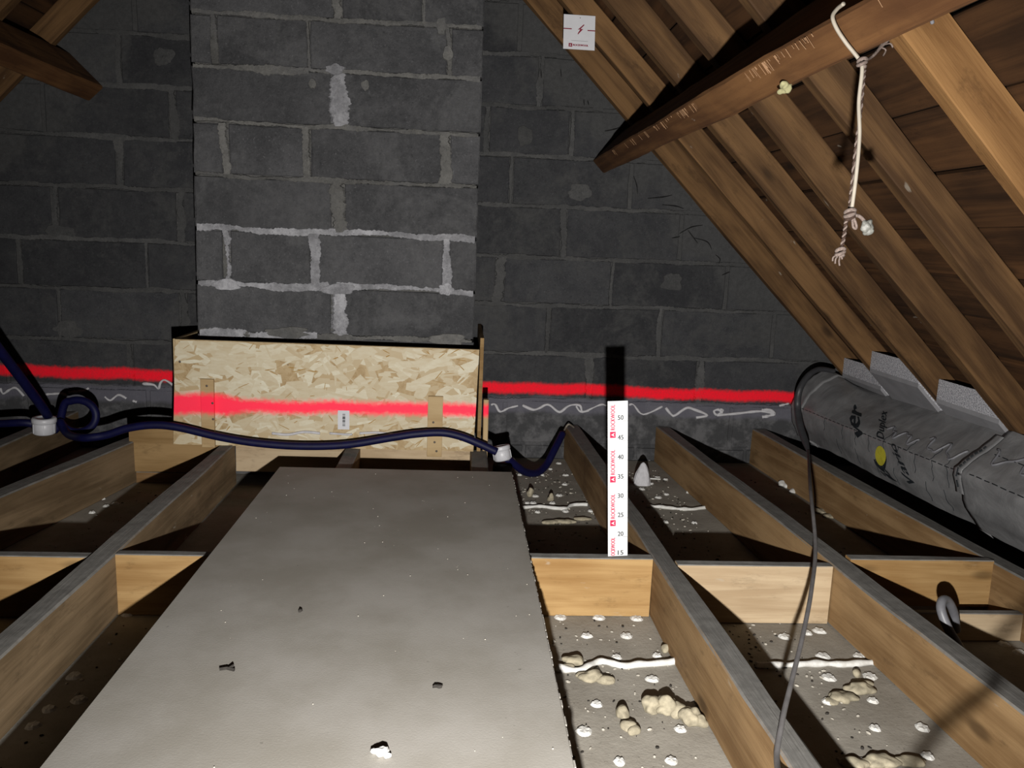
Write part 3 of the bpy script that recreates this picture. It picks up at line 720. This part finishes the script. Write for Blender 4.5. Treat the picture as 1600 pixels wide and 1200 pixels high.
def foam(blobs, label, seed, mat='foam', z=ZC):
    """blobs: (u, v, radius px wide, deep, tall in metres)"""
    pts = [on_z(u, v, z) for u, v, *_ in blobs]; c_ = sum(pts, Vector())/len(pts)
    o = obj('foam_lump', lump_bm([((p_-c_)+Vector((0, 0, b[4]*.38)), (b[2]*.92, b[3]*.92, b[4]*.75)) for p_, b in zip(pts, blobs)], seed, 4, .42, 62, flat=0.0), M[mat], smooth=True)
    o.location = c_; return tag(o, label, 'foam lump', 'hardened foam lumps on the ceiling')
foam([(1018, 1110, .022, .02, .026), (1040, 1112, .026, .022, .03), (1056, 1116, .018, .018, .024)], 'knobbly cream foam lump in near bay, middle of three', 1)
foam([(1078, 1128, .024, .022, .026), (1095, 1133, .016, .014, .018)], 'rounded cream foam lump closest to the joist in near bay', 2)
foam([(972, 1120, .013, .02, .022), (982, 1138, .017, .016, .018), (990, 1146, .014, .012, .014)], 'upright curled cream foam lump in near bay, left of the others', 3)
foam([(925, 1062, .03, .016, .018), (945, 1066, .022, .014, .012), (910, 1058, .018, .012, .010)], 'flat cream foam lump below the broken plaster bead', 4)
foam([(895, 1037, .026, .02, .018), (885, 1045, .018, .014, .012)], 'grey foam lump against the right edge of grey board', 5)
foam([(1040, 1018, .012, .012, .014)], 'small grey foam knob beside the joist above the plaster bead', 6)
foam([(1315, 1092, .035, .022, .013), (1340, 1080, .035, .02, .016), (1352, 1073, .02, .014, .012), (1300, 1098, .02, .012, .007)], 'spread flat foam lump in the bay right of thin grey cable', 7)
foam([(1338, 1057, .010, .010, .016)], 'small upright foam knob just below the straight plaster bead', 8)
foam([(880, 817, .045, .014, .012), (860, 818, .03, .012, .01), (910, 812, .03, .012, .008)], 'low foam mound beyond the nogging left of the ruler', 9)
foam([(860, 782, .012, .012, .025)], 'small pointed foam peak far left of the ruler in far bay', 10)
foam([(828, 775, .013, .012, .03)], 'small pointed foam peak next to board corner in far bay', 11)
foam([(1335, 1196, .03, .016, .012), (1375, 1194, .04, .020, .014), (1420, 1193, .035, .016, .011)], 'pale crust of plaster foam at the bottom edge right of cable', 12)
foam([(1230, 760, .04, .03, .02), (1243, 770, .03, .02, .014)], 'white plaster crust between the two right-hand joists in far bay', 13, 'dab')
foam([(1280, 800, .03, .03, .012), (1295, 808, .02, .02, .010)], 'grey plaster rubble between right-hand joists beside the cable', 14)
# white cone of plaster
p_ = on_z(1003, 757, ZC)
b = bmesh.new(); N_ = 16; rings = []
for i, (r_, z_) in enumerate(((.036, 0), (.034, .02), (.027, .045), (.017, .070), (.010, .086), (.003, .092))):
    rings.append([b.verts.new((math.cos(2*PI*k/N_)*r_*(1+.25*noise.noise(Vector((k*.9, i*.5, 2)))), math.sin(2*PI*k/N_)*r_*.7*(1+.25*noise.noise(Vector((k*.9, i*.5, 7)))), z_)) for k in range(N_)])
for i in range(len(rings)-1):
    for k in range(N_): b.faces.new((rings[i][k], rings[i][(k+1) % N_], rings[i+1][(k+1) % N_], rings[i+1][k]))
b.faces.new(rings[0]); b.faces.new(rings[-1])
o = obj('plaster_drip', b, M['caulk']); o.location = p_; tag(o, 'white cone-shaped plaster drip standing in far bay right of ruler', 'plaster drip')
# scattered debris
rs = random.Random(21)
def debris(cnt, mat, label, rmin, rmax):
    bm = bmesh.new()
    bays = [(.2, .50, 1.1, 3.4), (.62, .87, 1.0, 3.4), (1.13, 1.30, 1.2, 3.3), (-1.2, -.9, 2.0, 3.0), (-.8, -.6, 1.0, 1.95)]
    for k in range(cnt):
        bb = rs.choice(bays[:2]) if rs.random() < .72 else rs.choice(bays)
        x, y = rs.uniform(bb[0], bb[1]), rs.uniform(bb[2], bb[3]); r_ = rs.uniform(rmin, rmax)
        mt = Matrix.Translation((x, y, ZC+r_*.35)) @ Matrix.Rotation(rs.uniform(0, 6), 4, 'Z') @ Matrix.Diagonal((rs.uniform(.6, 1.8), rs.uniform(.5, 1.2), rs.uniform(.4, .9), 1))
        bmesh.ops.create_icosphere(bm, subdivisions=1, radius=r_, matrix=mt)
    o = obj('debris', bm, M[mat]); tag(o, label, 'debris', None, 'stuff')
debris(900, 'chip', 'pale crumbs strewn over the ceiling between joists', .0012, .0045)
debris(520, 'dirt', 'dark crumbs strewn over the ceiling between joists', .001, .004)

# ------------------------------------------------------------------ white zigzag bead on the wall
def wallbead(pts, r_, parent):
    r_ *= 1.35
    o = obj('caulk_line', tube_bm(spline([on_y(u, v, YW-.003) for u, v in pts], 5), r_, 6, rad=lambda t: r_*(.8+.5*noise.noise(Vector((t*8, pts[0][0], 0))))), M['caulk'], smooth=True); child(o, parent)
zz = empty('caulk_zigzag', on_y(960, 650, YW)); tag(zz, 'white zigzag caulk line with an arrow on wall right of chimney', 'caulk line', 'caulk lines on the wall')
for L, r_ in ((z3([(378,100),(430,95),(490,185),(600,140),(715,112)],720,620,8), .005), (z3([(770,105),(900,160),(985,140),(1060,100),(1120,110),(1230,190),(1330,125),(1400,100),(1490,110),(1520,185),(1600,170)],720,620,8), .005),
        (z3([(0,458),(40,495),(150,450),(190,455)],900,520,4), .0045), (z3([(330,452),(360,450),(420,510),(540,460)],900,520,4), .0045), (z3([(560,468),(595,510),(620,515),(690,470),(740,480),(820,515),(750,530)],900,520,4), .006),
        (z3([(915,500),(890,480),(862,490),(880,512),(920,485),(900,478)],900,520,4), .005), (z3([(880,515),(1000,505),(1150,490),(1238,505)],900,520,4), .006), (z3([(1160,482),(1210,482),(1240,505),(1200,520),(1162,526)],900,520,4), .007), (z3([(1270,456),(1330,442)],900,520,4), .005)):
    wallbead(L, r_, zz)
zl = empty('caulk_zigzag', on_y(130, 610, YW)); tag(zl, 'broken white zigzag caulk line on the wall left of OSB box', 'caulk line', 'caulk lines on the wall')
for L in (z3([(0,345),(20,380),(60,355),(100,345),(150,395)],0,520,4), z3([(285,385),(380,380),(420,395)],0,520,4), z3([(430,372),(520,362),(555,345)],0,520,4), z3([(655,400),(690,422),(740,388),(790,410)],0,520,4), z3([(830,425),(855,432)],0,520,4),
        z3([(890,318),(960,325),(990,350),(1003,312),(1030,295),(1080,325)],0,520,4)):
    wallbead(L, .005, zl)
# sooty cobwebs in the angle of wall and rafter
k = 0
for cl, lab in (([[(1062,365),(1080,355),(1098,352)],[(1062,370),(1050,372)],[(1075,360),(1090,380)],[(1085,372),(1105,378),(1112,390)]], 'sooty cobweb wisps on the wall by the first rafter, lower'),
                ([[(1012,310),(1035,308),(1050,305)],[(1035,320),(1055,322),(1068,326)]], 'sooty cobweb wisps on the wall just below the purlin'),
                ([[(945,205),(960,202),(975,197)],[(845,108),(846,122)],[(876,108),(877,120)],[(912,155),(913,165)],[(918,157),(920,164)]], 'short dark cobweb threads on the wall above the purlin end'),
                ([[(990,275),(995,290),(996,303)],[(1128,430),(1140,425)],[(1118,398),(1125,405),(1123,412)]], 'hanging dark cobweb thread below the purlin end')):
    we = empty('cobweb', on_y(cl[0][0][0], cl[0][0][1], YW-.008))
    for L in cl:
        o = obj('thread', tube_bm(spline([on_y(u, v, YW-.010) for u, v in L], 5), .004, 5, rad=lambda t: .0008+.0016*(1-abs(2*t-1))), M['web']); child(o, we)
    tag(we, lab, 'cobweb', 'cobwebs')

# ------------------------------------------------------------------ pipes and boxes
def Y(L, y): return [on_y(u, v, y) for u, v in L]
pipe = empty('blue_pipe', on_y(480, 697, 2.97)); tag(pipe, 'navy blue flexible pipe snaking in front of the OSB box', 'pipe')
ring = []
for k in range(15):
    a = math.radians(200+k*24.5); ring.append(on_y(121+29*math.cos(a), 650+25*math.sin(a), 3.16-.0035*k))
main = Y([(-260, 676), (-140, 668), (-60, 664), (0, 662), (45, 661)], 3.12)+[on_y(86, 672, 3.17)]+ring[1:14]+Y([(106, 678)], 3.07)+Y([(130, 684), (165, 680), (200, 669), (240, 664), (280, 668), (340, 682), (400, 692), (470, 697), (540, 695), (610, 684), (650, 678), (690, 676), (720, 682), (750, 694), (776, 706)], 2.965)
o = obj('hose', tube_bm(spline(main, 6), .0145, 12), M['blue'], smooth=True); child(o, pipe)
right = Y([(792, 716)], 2.99)+Y([(806, 727)], 3.03)+Y([(820, 737)], 3.08)+Y([(838, 739)], 3.14)+Y([(853, 727)], 3.2)+Y([(866, 703)], 3.26)+Y([(879, 677)], 3.34)
o = obj('hose', tube_bm(spline(right, 6), .0150, 12), M['blue'], smooth=True); child(o, pipe)
up = Y([(-330, 150)], 2.15)+Y([(-200, 290)], 2.35)+Y([(-70, 455)], 2.6)+Y([(0, 548)], 2.8)+Y([(38, 598)], 2.92)+Y([(70, 642)], 3.04)+Y([(76, 655)], 3.1)
o = obj('hose', tube_bm(spline(up, 6), .0165, 12), M['blue'], smooth=True); child(o, pipe)
# white wire core where the pipe's end goes over the joist
core_pts = Y([(878, 680)], 3.34)+Y([(884, 668), (889, 663)], 3.42)+Y([(897, 668)], 3.48)
o = obj('wire_core', tube_bm(spline(core_pts, 6), .004, 8), M['cord'], smooth=True); child(o, pipe)
def jbox(u, v, y, r_, h, tilt, label):
    c_ = on_y(u, v, y); e = empty('junction_box', c_); tag(e, label, 'junction box', 'round junction boxes on the pipe')
    R = Matrix.Rotation(tilt, 4, 'Y') @ Matrix.Rotation(tilt*.6, 4, 'X')
    o = obj('body', lathe_bm([(r_*.80, -h*.5), (r_*.96, -h*.42), (r_*.96, h*.18), (r_*.93, h*.2)], 28, M=R), M['white'], e, True)
    o = obj('lid', lathe_bm([(r_*.99, h*.19), (r_*1.04, h*.24), (r_*1.04, h*.42), (r_*.96, h*.5), (r_*.6, h*.5), (r_*.55, h*.46), (r_*.1, h*.46)], 28, M=R), M['white'], e, True)
    for a in range(6):
        o = obj('rib', box_bm(-.0015, .0015, r_*.95, r_*1.0, -h*.38, h*.16), M['white'], e); o.matrix_local = R @ Matrix.Rotation(a*PI/3+.4, 4, 'Z')
    return e
jbox(69, 665, 3.06, .040, .062, .05, 'round white junction box at the left end of blue pipe')
jbox(784, 708, 3.0, .034, .056, -.22, 'round white junction box at right beside the OSB box')
o = obj('shade_form', lathe_bm([(.030, -.05), (.036, -.03), (.036, .0), (.032, .012)], 24), M['black_flex'], smooth=True); o.location = on_y(785, 727, 3.02); tag(o, 'dark form standing in for the shade under the right white junction box', 'sleeve')  # dark solid that stands in for the shade below the junction box

# ------------------------------------------------------------------ foil-wrapped roll along the eaves
SEC = [(3.50, [(1.515, -.01), (1.482, .05), (1.473, .125), (1.497, .195), (1.555, .255), (1.62, .285), (1.695, .232)]),
       (3.10, [(1.535, -.01), (1.500, .05), (1.490, .132), (1.530, .172), (1.58, .205), (1.63, .232), (1.678, .250)]),
       (2.70, [(1.550, -.01), (1.512, .05), (1.500, .145), (1.535, .178), (1.575, .208), (1.615, .238), (1.656, .272)]),
       (2.28, [(1.590, -.01), (1.535, .06), (1.500, .162), (1.53, .192), (1.565, .222), (1.600, .253), (1.638, .290)]),
       (1.70, [(1.640, -.01), (1.575, .06), (1.520, .165), (1.548, .195), (1.582, .225), (1.610, .255), (1.645, .283)]),
       (1.20, [(1.66, -.01), (1.60, .06), (1.545, .165), (1.57, .195), (1.60, .225), (1.625, .25), (1.655, .273)])]
def S(y, t, off=0.0):
    y = max(min(y, 3.5), 1.2)
    for (ya, A), (yb, B) in zip(SEC, SEC[1:]):
        if ya >= y >= yb: break
    f = (ya-y)/(ya-yb); t = max(0, min(5.9999, t)); i = int(t); g_ = t-i
    pa = Vector(A[i]).lerp(Vector(A[i+1]), g_); pb = Vector(B[i]).lerp(Vector(B[i+1]), g_); p_ = pa.lerp(pb, f)
    d = Vector(A[i+1])-Vector(A[i]); d = d.lerp(Vector(B[i+1])-Vector(B[i]), f).normalized(); nn = Vector((-d.y, d.x))
    cr_ = .004*noise.noise(Vector((p_.x*14, y*7, p_.y*14)))+.0025*noise.noise(Vector((p_.x*40, y*22, p_.y*40)))
    p_ = p_+nn*(off+cr_)
    return Vector((p_.x, y, p_.y))
roll = empty('foil_roll', (1.6, 2.5, 0)); tag(roll, 'long grey foil membrane roll with printed lettering under the eaves', 'membrane roll')
def loft(ya, yb, ny, off, t0=0.0, t1=5.99, nt=30):
    b = bmesh.new(); G = []
    for i in range(ny+1):
        y = ya+(yb-ya)*i/ny
        G.append([b.verts.new(S(y, t0+(t1-t0)*k/nt, off)) for k in range(nt+1)])
    back = [[b.verts.new(v.co+Vector((.05 if t0 == 0.0 and t1 > 5 else .0015, 0, -.03 if t0 == 0.0 and t1 > 5 else -.0015))) for v in r] for r in (G[0], G[-1])]
    for i in range(ny):
        for k in range(nt): b.faces.new((G[i][k], G[i+1][k], G[i+1][k+1], G[i][k+1]))
    for r, bk in ((G[0], back[0]), (G[-1], back[1])):
        for k in range(nt): b.faces.new((r[k], r[k+1], bk[k+1], bk[k]))
    return b
o = obj('membrane', loft(3.5, 2.26, 60, 0.0), M['foil'], smooth=True); child(o, roll)
o = obj('membrane', loft(2.30, 1.2, 50, 0.007), M['foil'], smooth=True); child(o, roll)
o = obj('end_flap', loft(3.498, 3.40, 8, 0.006), M['foil'], smooth=True); child(o, roll)
# overlap strip with staples along the lap
o = obj('lap_tape', loft(2.325, 2.285, 3, 0.010, 1.4, 5.4, 24), M['foil'], smooth=True); child(o, roll)
for k in range(9):
    t = 1.6+k*.32; a, b_ = S(2.302, t, .0125), S(2.302, t+.20, .0125)
    o = obj('staple', tube_bm([a, b_], .0022, 6), M['ink']); child(o, roll)
# dashed fold lines and ticks
bm = bmesh.new()
for (t, ya, yb, off) in ((2.0, 3.4, 2.33, .0016), (2.05, 2.25, 1.6, .009), (4.1, 2.25, 1.6, .009)):
    y = ya
    while y > yb:
        tube_bm([S(y, t, off), S(y-.011, t, off), S(y-.022, t, off)], .0012, 5, bm); y -= .034
for t0, t1, ys in ((2.0, 1.35, (3.2, 3.05, 2.95, 2.85, 2.75, 2.65, 2.55, 2.45, 2.37)), (2.05, 3.2, (2.75, 2.6, 2.46, 2.38)), (1.2, .3, (3.1, 2.95, 2.8, 2.68, 2.5, 2.4))):
    for y in ys: tube_bm([S(y+.004*math.sin(k*2+y*9), t0+(t1-t0)*k/5, .0016) for k in range(6)], .0009, 5, bm)
o = obj('printed_grid', bm, M['ink']); o['kind'] = 'stuff'; child(o, roll)
def print_text(s, size, ybase, t0, tpm, skew, mat, up=1, bold=0.0):
    """lettering running up across the roll; letter tops point to the wall. tpm: section steps per metre of text"""
    b = text_bm(s, size)
    if bold:
        geo = b.verts[:]+b.edges[:]+b.faces[:]
        for sx in (-1, 1):
            d = bmesh.ops.duplicate(b, geom=geo)
            for g_ in d['geom']:
                if isinstance(g_, bmesh.types.BMVert): g_.co += Vector((bold*sx, bold*.5*sx, 0))
    bmesh.ops.subdivide_edges(b, edges=b.edges[:], cuts=1)
    for v in b.verts:
        tx, ty = v.co.x, v.co.y
        v.co = S(ybase+ty*up+tx*skew, t0+tx*tpm, .0022)
    o = obj('lettering', b, M[mat]); child(o, roll)
# big logo word: i s (dot) v e r ; small words to the right of it
print_text('is', .13, 2.685, 0.40, 10.0, .9, 'ink', bold=.005)
print_text('v', .14, 2.87, 1.75, 9.0, .9, 'ink', bold=.003)
print_text('er', .17, 2.93, 2.15, 11.0, .8, 'ink', bold=.005)
b = bmesh.new(); b2_ = bmesh.new()
for bb, rr, off, dy, dt in ((b, .034, .0032, 0, 0), (b2_, .036, .0024, -.004, -.16)):
    N_ = 24; c_ = bb.verts.new(S(2.765+dy, 1.42+dt, off)); rg = [bb.verts.new(S(2.765+dy+rr*math.cos(2*PI*k/N_), 1.42+dt+rr*13*math.sin(2*PI*k/N_)*.85, off)) for k in range(N_)]
    for k in range(N_): bb.faces.new((c_, rg[k], rg[(k+1) % N_]))
o = obj('yellow_dot', b, M['yellow']); child(o, roll)
o = obj('dot_shadow_print', b2_, M['ink']); child(o, roll)
print_text('Vario', .075, 2.55, 0.80, 8.0, .75, 'ink', bold=.002)
print_text('Duplex', .075, 2.75, 2.1, 10.0, .75, 'ink', bold=.002)
for k, (ya, yb, t0, amp, off) in enumerate(((2.80, 2.60, 3.0, .35, .002), (2.56, 2.36, 3.1, .5, .002), (2.26, 2.02, 4.0, .55, .009))):
    P = [S(ya+(yb-ya)*i/30, t0+amp*math.sin(i*.42+k)+.2*math.sin(i*.9), off) for i in range(31)]
    o = obj('glue_line', tube_bm(P, .0035, 7), M['conduit'], smooth=True); child(o, roll)

# ------------------------------------------------------------------ insulation boards wedged between rafters
def wedge(u_top_l, v_top_l, ya, yb, label, th=.045):
    zt = on_roof(u_top_l, v_top_l, CR-.01); ct = (zt.x-RX)*S2     # distance down the slope
    e = empty('insulation_board', (zt.x, (ya+yb)/2, zt.z)); tag(e, label, 'insulation board', 'insulation boards between rafters')
    for nm, o0, o1, mt in (('facing', -.012, -.002, 'panel'), ('foam_core', -.0018, th, 'eps')):
        b = bmesh.new(); q = []
        for t in (ct, 3.55):
            for off in (o0, o1):
                for y in (ya, yb): q.append(b.verts.new(slope_pt(1, t, off, y)))
        for f in ((0, 1, 3, 2), (4, 6, 7, 5), (0, 4, 5, 1), (2, 3, 7, 6), (0, 2, 6, 4), (1, 5, 7, 3)): b.faces.new([q[i] for i in f])
        o = obj(nm, b, M[mt]); child(o, e)
wedge(1312, 584, ry[1]+.025, ry[0]-.025, 'light grey insulation board wedged between rafters nearest the gable wall')
wedge(1358, 578, ry[2]+.025, ry[1]-.025, 'light grey insulation board in second rafter gap, above the roll')
wedge(1519, 645, ry[3]+.025, ry[2]-.025, 'white speckled insulation board showing between rafters further right')

# ------------------------------------------------------------------ grey cable
cb = empty('grey_cable', on_y(1250, 640, 3.2)); tag(cb, 'thin grey cable with thick dark sleeve hanging from the roll end', 'cable')
sl = Y([(1303, 580)], 3.36)+Y([(1280, 577)], 3.33)+Y([(1262, 588)], 3.3)+Y([(1249, 610), (1246, 636)], 3.27)+Y([(1250, 665)], 3.2)+Y([(1258, 690)], 3.12)+Y([(1263, 706)], 3.05)
o = obj('sleeve', tube_bm(spline(sl, 8), .0135, 12, rad=lambda t: (.010+.004*min(1, t*2)) if t < .85 else .014-.009*(t-.85)/.15), M['black_flex'], smooth=True); child(o, cb)
L = Vector(LAMP)
S1 = on_z(1552, 1067, 0.0); S2p = on_z(1435, 1181, ZC)
W1, W2 = L+(S1-L)*.42, L+(S2p-L)*.42; dW = (W1-W2).normalized()
th = Y([(1263, 704)], 3.05)+[on_z(1266, 760, .13), on_z(1274, 850, .085), on_z(1268, 920, .06), on_z(1255, 990, .035), on_z(1238, 1060, .016)]+[on_z(1222, 1128, .007), on_z(1215, 1200, .004)]
th += [Vector((.46, .92, .06)), W2-dW*.22, W2, W1, W1+dW*.35, W1+dW*.6+Vector((.1, -.1, 0))]  # out-of-view run of wire, added to cast the dark stripe at lower right
o = obj('wire', tube_bm(spline(th, 10), .0048, 10), M['grey_cable'], smooth=True); child(o, cb)
# conduit loop
cl_ = [on_z(1512, 1052, ZC)]+Y([(1500, 1014)], 1.70)+Y([(1483, 985)], 1.72)+Y([(1471, 955)], 1.74)+Y([(1472, 939)], 1.76)+Y([(1481, 939)], 1.78)+Y([(1490, 957)], 1.80)+Y([(1494, 985)], 1.82)
o = obj('conduit_loop', tube_bm(spline(cl_, 8), .0105, 12), M['conduit'], smooth=True); tag(o, 'bent grey conduit loop rising behind the joist at right', 'conduit')

# ------------------------------------------------------------------ pull cord hanging from the purlin
kn = on_roof(1345, 96, 1.650); YK = kn.y
pc = empty('pull_cord', kn); tag(pc, 'knotted white pull cord hanging from the purlin', 'cord')
top = [on_roof(u, v, 1.652) for u, v in ((1318, 6), (1308, 14), (1301, 26), (1307, 44), (1322, 67), (1343, 94))]
mainc = top+Y([(1347, 110), (1342, 160), (1343, 212), (1338, 272), (1331, 326)], YK)
o = obj('cord', tube_bm(spline(mainc, 8), .0029, 10), M['cord'], smooth=True); child(o, pc)
def twist(pts, r_, R_, turns, parent):
    P = spline(pts, 16); n_ = len(P)
    for ph, mt in ((0, 'strand_white'), (PI, 'strand_brown')):
        Q = []
        for i, p_ in enumerate(P):
            t = (P[min(i+1, n_-1)]-P[max(i-1, 0)]).normalized(); A = t.cross(Vector((0, 1, 0))).normalized(); B = t.cross(A)
            a = ph+turns*2*PI*i/n_; Q.append(p_+(A*math.cos(a)+B*math.sin(a))*R_)
        o = obj('strand', tube_bm(Q, r_, 7), M[mt], smooth=True); child(o, parent)
twist(Y([(1351, 104), (1349, 130), (1344, 180), (1337, 232), (1331, 290), (1327, 328)], YK+.005), .0016, .0014, 15, pc)
twist(Y([(1322, 345), (1319, 368), (1314, 392)], YK), .0017, .0017, 5, pc)
def knot(u, v, r_, rr, tilt, mt):
    c_ = on_y(u, v, YK)
    P = [c_+Vector((math.cos(a)*r_, math.sin(a)*r_*.9, (a/(2*PI)-1)*rr*1.9+math.sin(a*1.3)*rr*.5)) for a in [k*2*PI*2.2/44 for k in range(45)]]
    o = obj('knot', tube_bm(P, rr, 8), M[mt], smooth=True); child(o, pc)
knot(1347, 98, .0055, .0028, 0, 'strand_white'); knot(1328, 334, .0065, .0032, 0, 'strand_white'); knot(1328, 339, .0055, .003, 0, 'strand_brown'); knot(1313, 394, .0055, .003, 0, 'strand_white')
loopp = Y([(1333, 337), (1338, 352), (1337, 357), (1333, 354), (1332, 340)], YK-.004)
o = obj('loop', tube_bm(spline(loopp, 6), .0021, 7), M['strand_white'], smooth=True); child(o, pc)
o = obj('end_strand', tube_bm(spline(Y([(1333, 336), (1343, 338), (1351, 346)], YK), 6), .0028, 8), M['strand_white'], smooth=True); child(o, pc)
c_ = on_y(1354, 355, YK)
o = obj('tassel', lump_bm([((0, 0, 0), (.009, .008, .011)), ((.004, 0, -.006), (.007, .006, .006))], 3, 3, .5, 160), M['clear'], smooth=True); o.location = c_; child(o, pc)
for L2 in ([(1312, 397), (1306, 404), (1305, 412)], [(1313, 398), (1311, 408), (1312, 415)], [(1314, 397), (1316, 405)], [(1310, 397), (1302, 402), (1301, 408)]):
    o = obj('frayed_end', tube_bm(spline(Y(L2, YK), 5), .0014, 6), M['strand_white'], smooth=True); child(o, pc)
fr = [kn]+[on_roof(u, v, 1.70) for u, v in ((1362, 89), (1376, 74), (1391, 59))]
o = obj('frayed_string', tube_bm(spline(fr, 8), .0024, 7), M['strand_white'], smooth=True); child(o, pc)
for L2 in ([(1376, 74), (1384, 78), (1380, 87)], [(1380, 70), (1391, 68), (1395, 74)], [(1370, 80), (1380, 66), (1388, 62)]):
    o = obj('frayed_end', tube_bm(spline([on_roof(u, v, 1.70) for u, v in L2], 5), .0012, 6), M['strand_white'], smooth=True); child(o, pc)
# foam lump on the purlin
c_ = on_roof(1227, 136, 1.652)
o = obj('foam_lump', lump_bm([((0, 0, 0), (.010, .010, .009)), ((.009, 0, .009), (.004, .004, .010)), ((-.006, 0, -.008), (.007, .007, .006))], 8, 3, .7, 130), M['yfoam'], smooth=True); o.location = c_
tag(o, 'pale yellow foam lump stuck under the purlin edge', 'foam lump')
# bent nail at the near rafter
o = obj('bent_nail', tube_bm(spline([on_roof(u, v, 1.80) for u, v in ((1457, 36), (1455, 28), (1454, 22), (1458, 19))], 5), .003, 7), M['conduit'], smooth=True); tag(o, 'bent nail at the head of the nearest orange rafter', 'nail')

# ------------------------------------------------------------------ white warning card on the rafter
ul, ur, ll, lr = (881, 22), (932, 25), (880, 76), (929, 79)
YS = 3.027
O_ = on_y(*ll, YS); ex = on_y(*lr, YS)-O_; ez = on_y(*ul, YS)-O_
cd = empty('warning_card', O_); tag(cd, 'small white square card with red lightning bolt pinned to rafter', 'card')
b = bmesh.new(); q = [b.verts.new(p_+Vector((0, dy, 0))) for dy in (0, .002) for p_ in (Vector(), ex, ex+ez, ez)]
for f in ((0, 1, 2, 3), (4, 5, 6, 7), (0, 1, 5, 4), (1, 2, 6, 5), (2, 3, 7, 6), (3, 0, 4, 7)): b.faces.new([q[i] for i in f])
obj('sheet', b, M['paper'], cd)
def card_poly(pts, mt, name, th=.0006):
    b = bmesh.new(); A = [b.verts.new(ex*x+ez*z+Vector((0, -th, 0))) for x, z in pts]; b.faces.new(A); return obj(name, b, M[mt], cd)
card_poly([(.00, .575), (.26, .575), (.26, .605), (.00, .605)], 'maroon', 'stripe'); card_poly([(.76, .555), (1.0, .555), (1.0, .585), (.76, .585)], 'maroon', 'stripe')
card_poly([(.62, .72), (.45, .56), (.55, .565), (.47, .46), (.445, .50), (.43, .42)][:0] or [(.64, .74), (.45, .575), (.53, .585), (.45, .47), (.455, .43), (.62, .60), (.54, .60), (.66, .72)], 'maroon', 'lightning_bolt')
card_poly([(.17, .07), (.285, .07), (.285, .175), (.17, .175)], 'maroon', 'logo_square'); card_poly([(.195, .085), (.225, .155), (.255, .085), (.225, .11)], 'paper', 'logo_mark', .0009)
card_poly([(.25, .245), (.78, .245), (.78, .258), (.25, .258)], 'greyink', 'fine_print')
card_poly([(.505, .915), (.525, .905), (.535, .925), (.515, .935)], 'ink', 'pin')
def place_text(s, o_, ux, uz, width, height, mt, parent, name='lettering', dy=-.0007, bold=0):
    b = text_bm(s, 1.0); x0, x1, y0, y1 = bounds(b)
    for v in b.verts:
        fx, fy = (v.co.x-x0)/(x1-x0)*width, (v.co.y-y0)/(y1-y0)*height
        v.co = o_+ux*fx+uz*fy+Vector((0, dy, 0))
    if bold:
        geo = b.verts[:]+b.edges[:]+b.faces[:]
        for sx in (-1, 1):
            d = bmesh.ops.duplicate(b, geom=geo)
            for g_ in d['geom']:
                if isinstance(g_, bmesh.types.BMVert): g_.co += ux*bold*sx+Vector((0, -.00003*sx, 0))
    return obj(name, b, M[mt], parent)
place_text('ROCKWOOL', ex*.315+ez*.10, ex, ez, .48, .055, 'maroon', cd, bold=.006)

# ------------------------------------------------------------------ measuring ruler standing on the nogging
YR = 1.995
P0, P1 = on_y(965.5, 866, YR), on_y(965.5, 623.5, YR)
HR = (P1-P0).length; wR = (on_y(981, 745, YR)-on_y(950, 745, YR)).length
rl = empty('depth_ruler', Vector((P0.x, YR, .0024))); tag(rl, 'white depth ruler with red print standing on the nogging', 'ruler')
rl.rotation_euler = (0, math.atan2(P1.x-P0.x, P1.z-P0.z), 0)
base_z, zt_ = 0.0, HR; xl_, xr_ = -wR/2, wR/2
obj('strip', box_bm(xl_, xr_, 0, .003, base_z, zt_, .0004), M['ruler'], rl)
ux, uz = Vector((1, 0, 0)), Vector((0, 0, 1))
zof = lambda v: HR*(866-v)/242.5
for k in range(8):
    val = 15+5*k; zc_ = zof(860.7-30.24*k)
    place_text(str(val), Vector((xl_+wR*.50, -.0004, zc_-.0055)), ux, uz, wR*.28, .012, 'ink', rl, 'number', dy=-.0004, bold=.0003)
    zt2 = zc_-.0085
    if zt2 > base_z+.002: obj('tick', box_bm(xl_+wR*.74, xl_+wR*.99, -.0006, -.0002, zt2, zt2+.0009), M['greyink'], rl)
step = .0
for k in range(4):
    v_logo0, v_logo1 = 679.5+69*k, 670+69*k; vt0, vt1 = 667.5+69*k, 629+69*k
    if v_logo0 < 866:
        za, zb = zof(v_logo0), zof(v_logo1)
        obj('logo_square', box_bm(xl_+wR*.11, xl_+wR*.39, -.0006, -.0002, za, zb), M['pink'], rl)
        b = bmesh.new(); c0 = Vector((xl_+wR*.25, -.0009, (za+zb)/2)); hw, hh = wR*.09, (zb-za)*.32
        A = [b.verts.new(c0+Vector((dx*hw, 0, dz*hh))) for dx, dz in ((-1, 0), (1, -1), (.4, 0), (1, 1))]; b.faces.new(A); obj('logo_mark', b, M['ruler'], rl)
        s_ = 'ROCKWOOL'; zs = zof(vt0)
        length = zof(vt1)-zs
    else:
        s_ = 'OCKWOOL'; zs = base_z+.002; length = zof(vt1)-zs
    place_text(s_, Vector((xl_+wR*.36, -.0004, zs)), uz, Vector((-1, 0, 0)), length, wR*.22, 'pink', rl, 'lettering', dy=-.0004, bold=.0004)
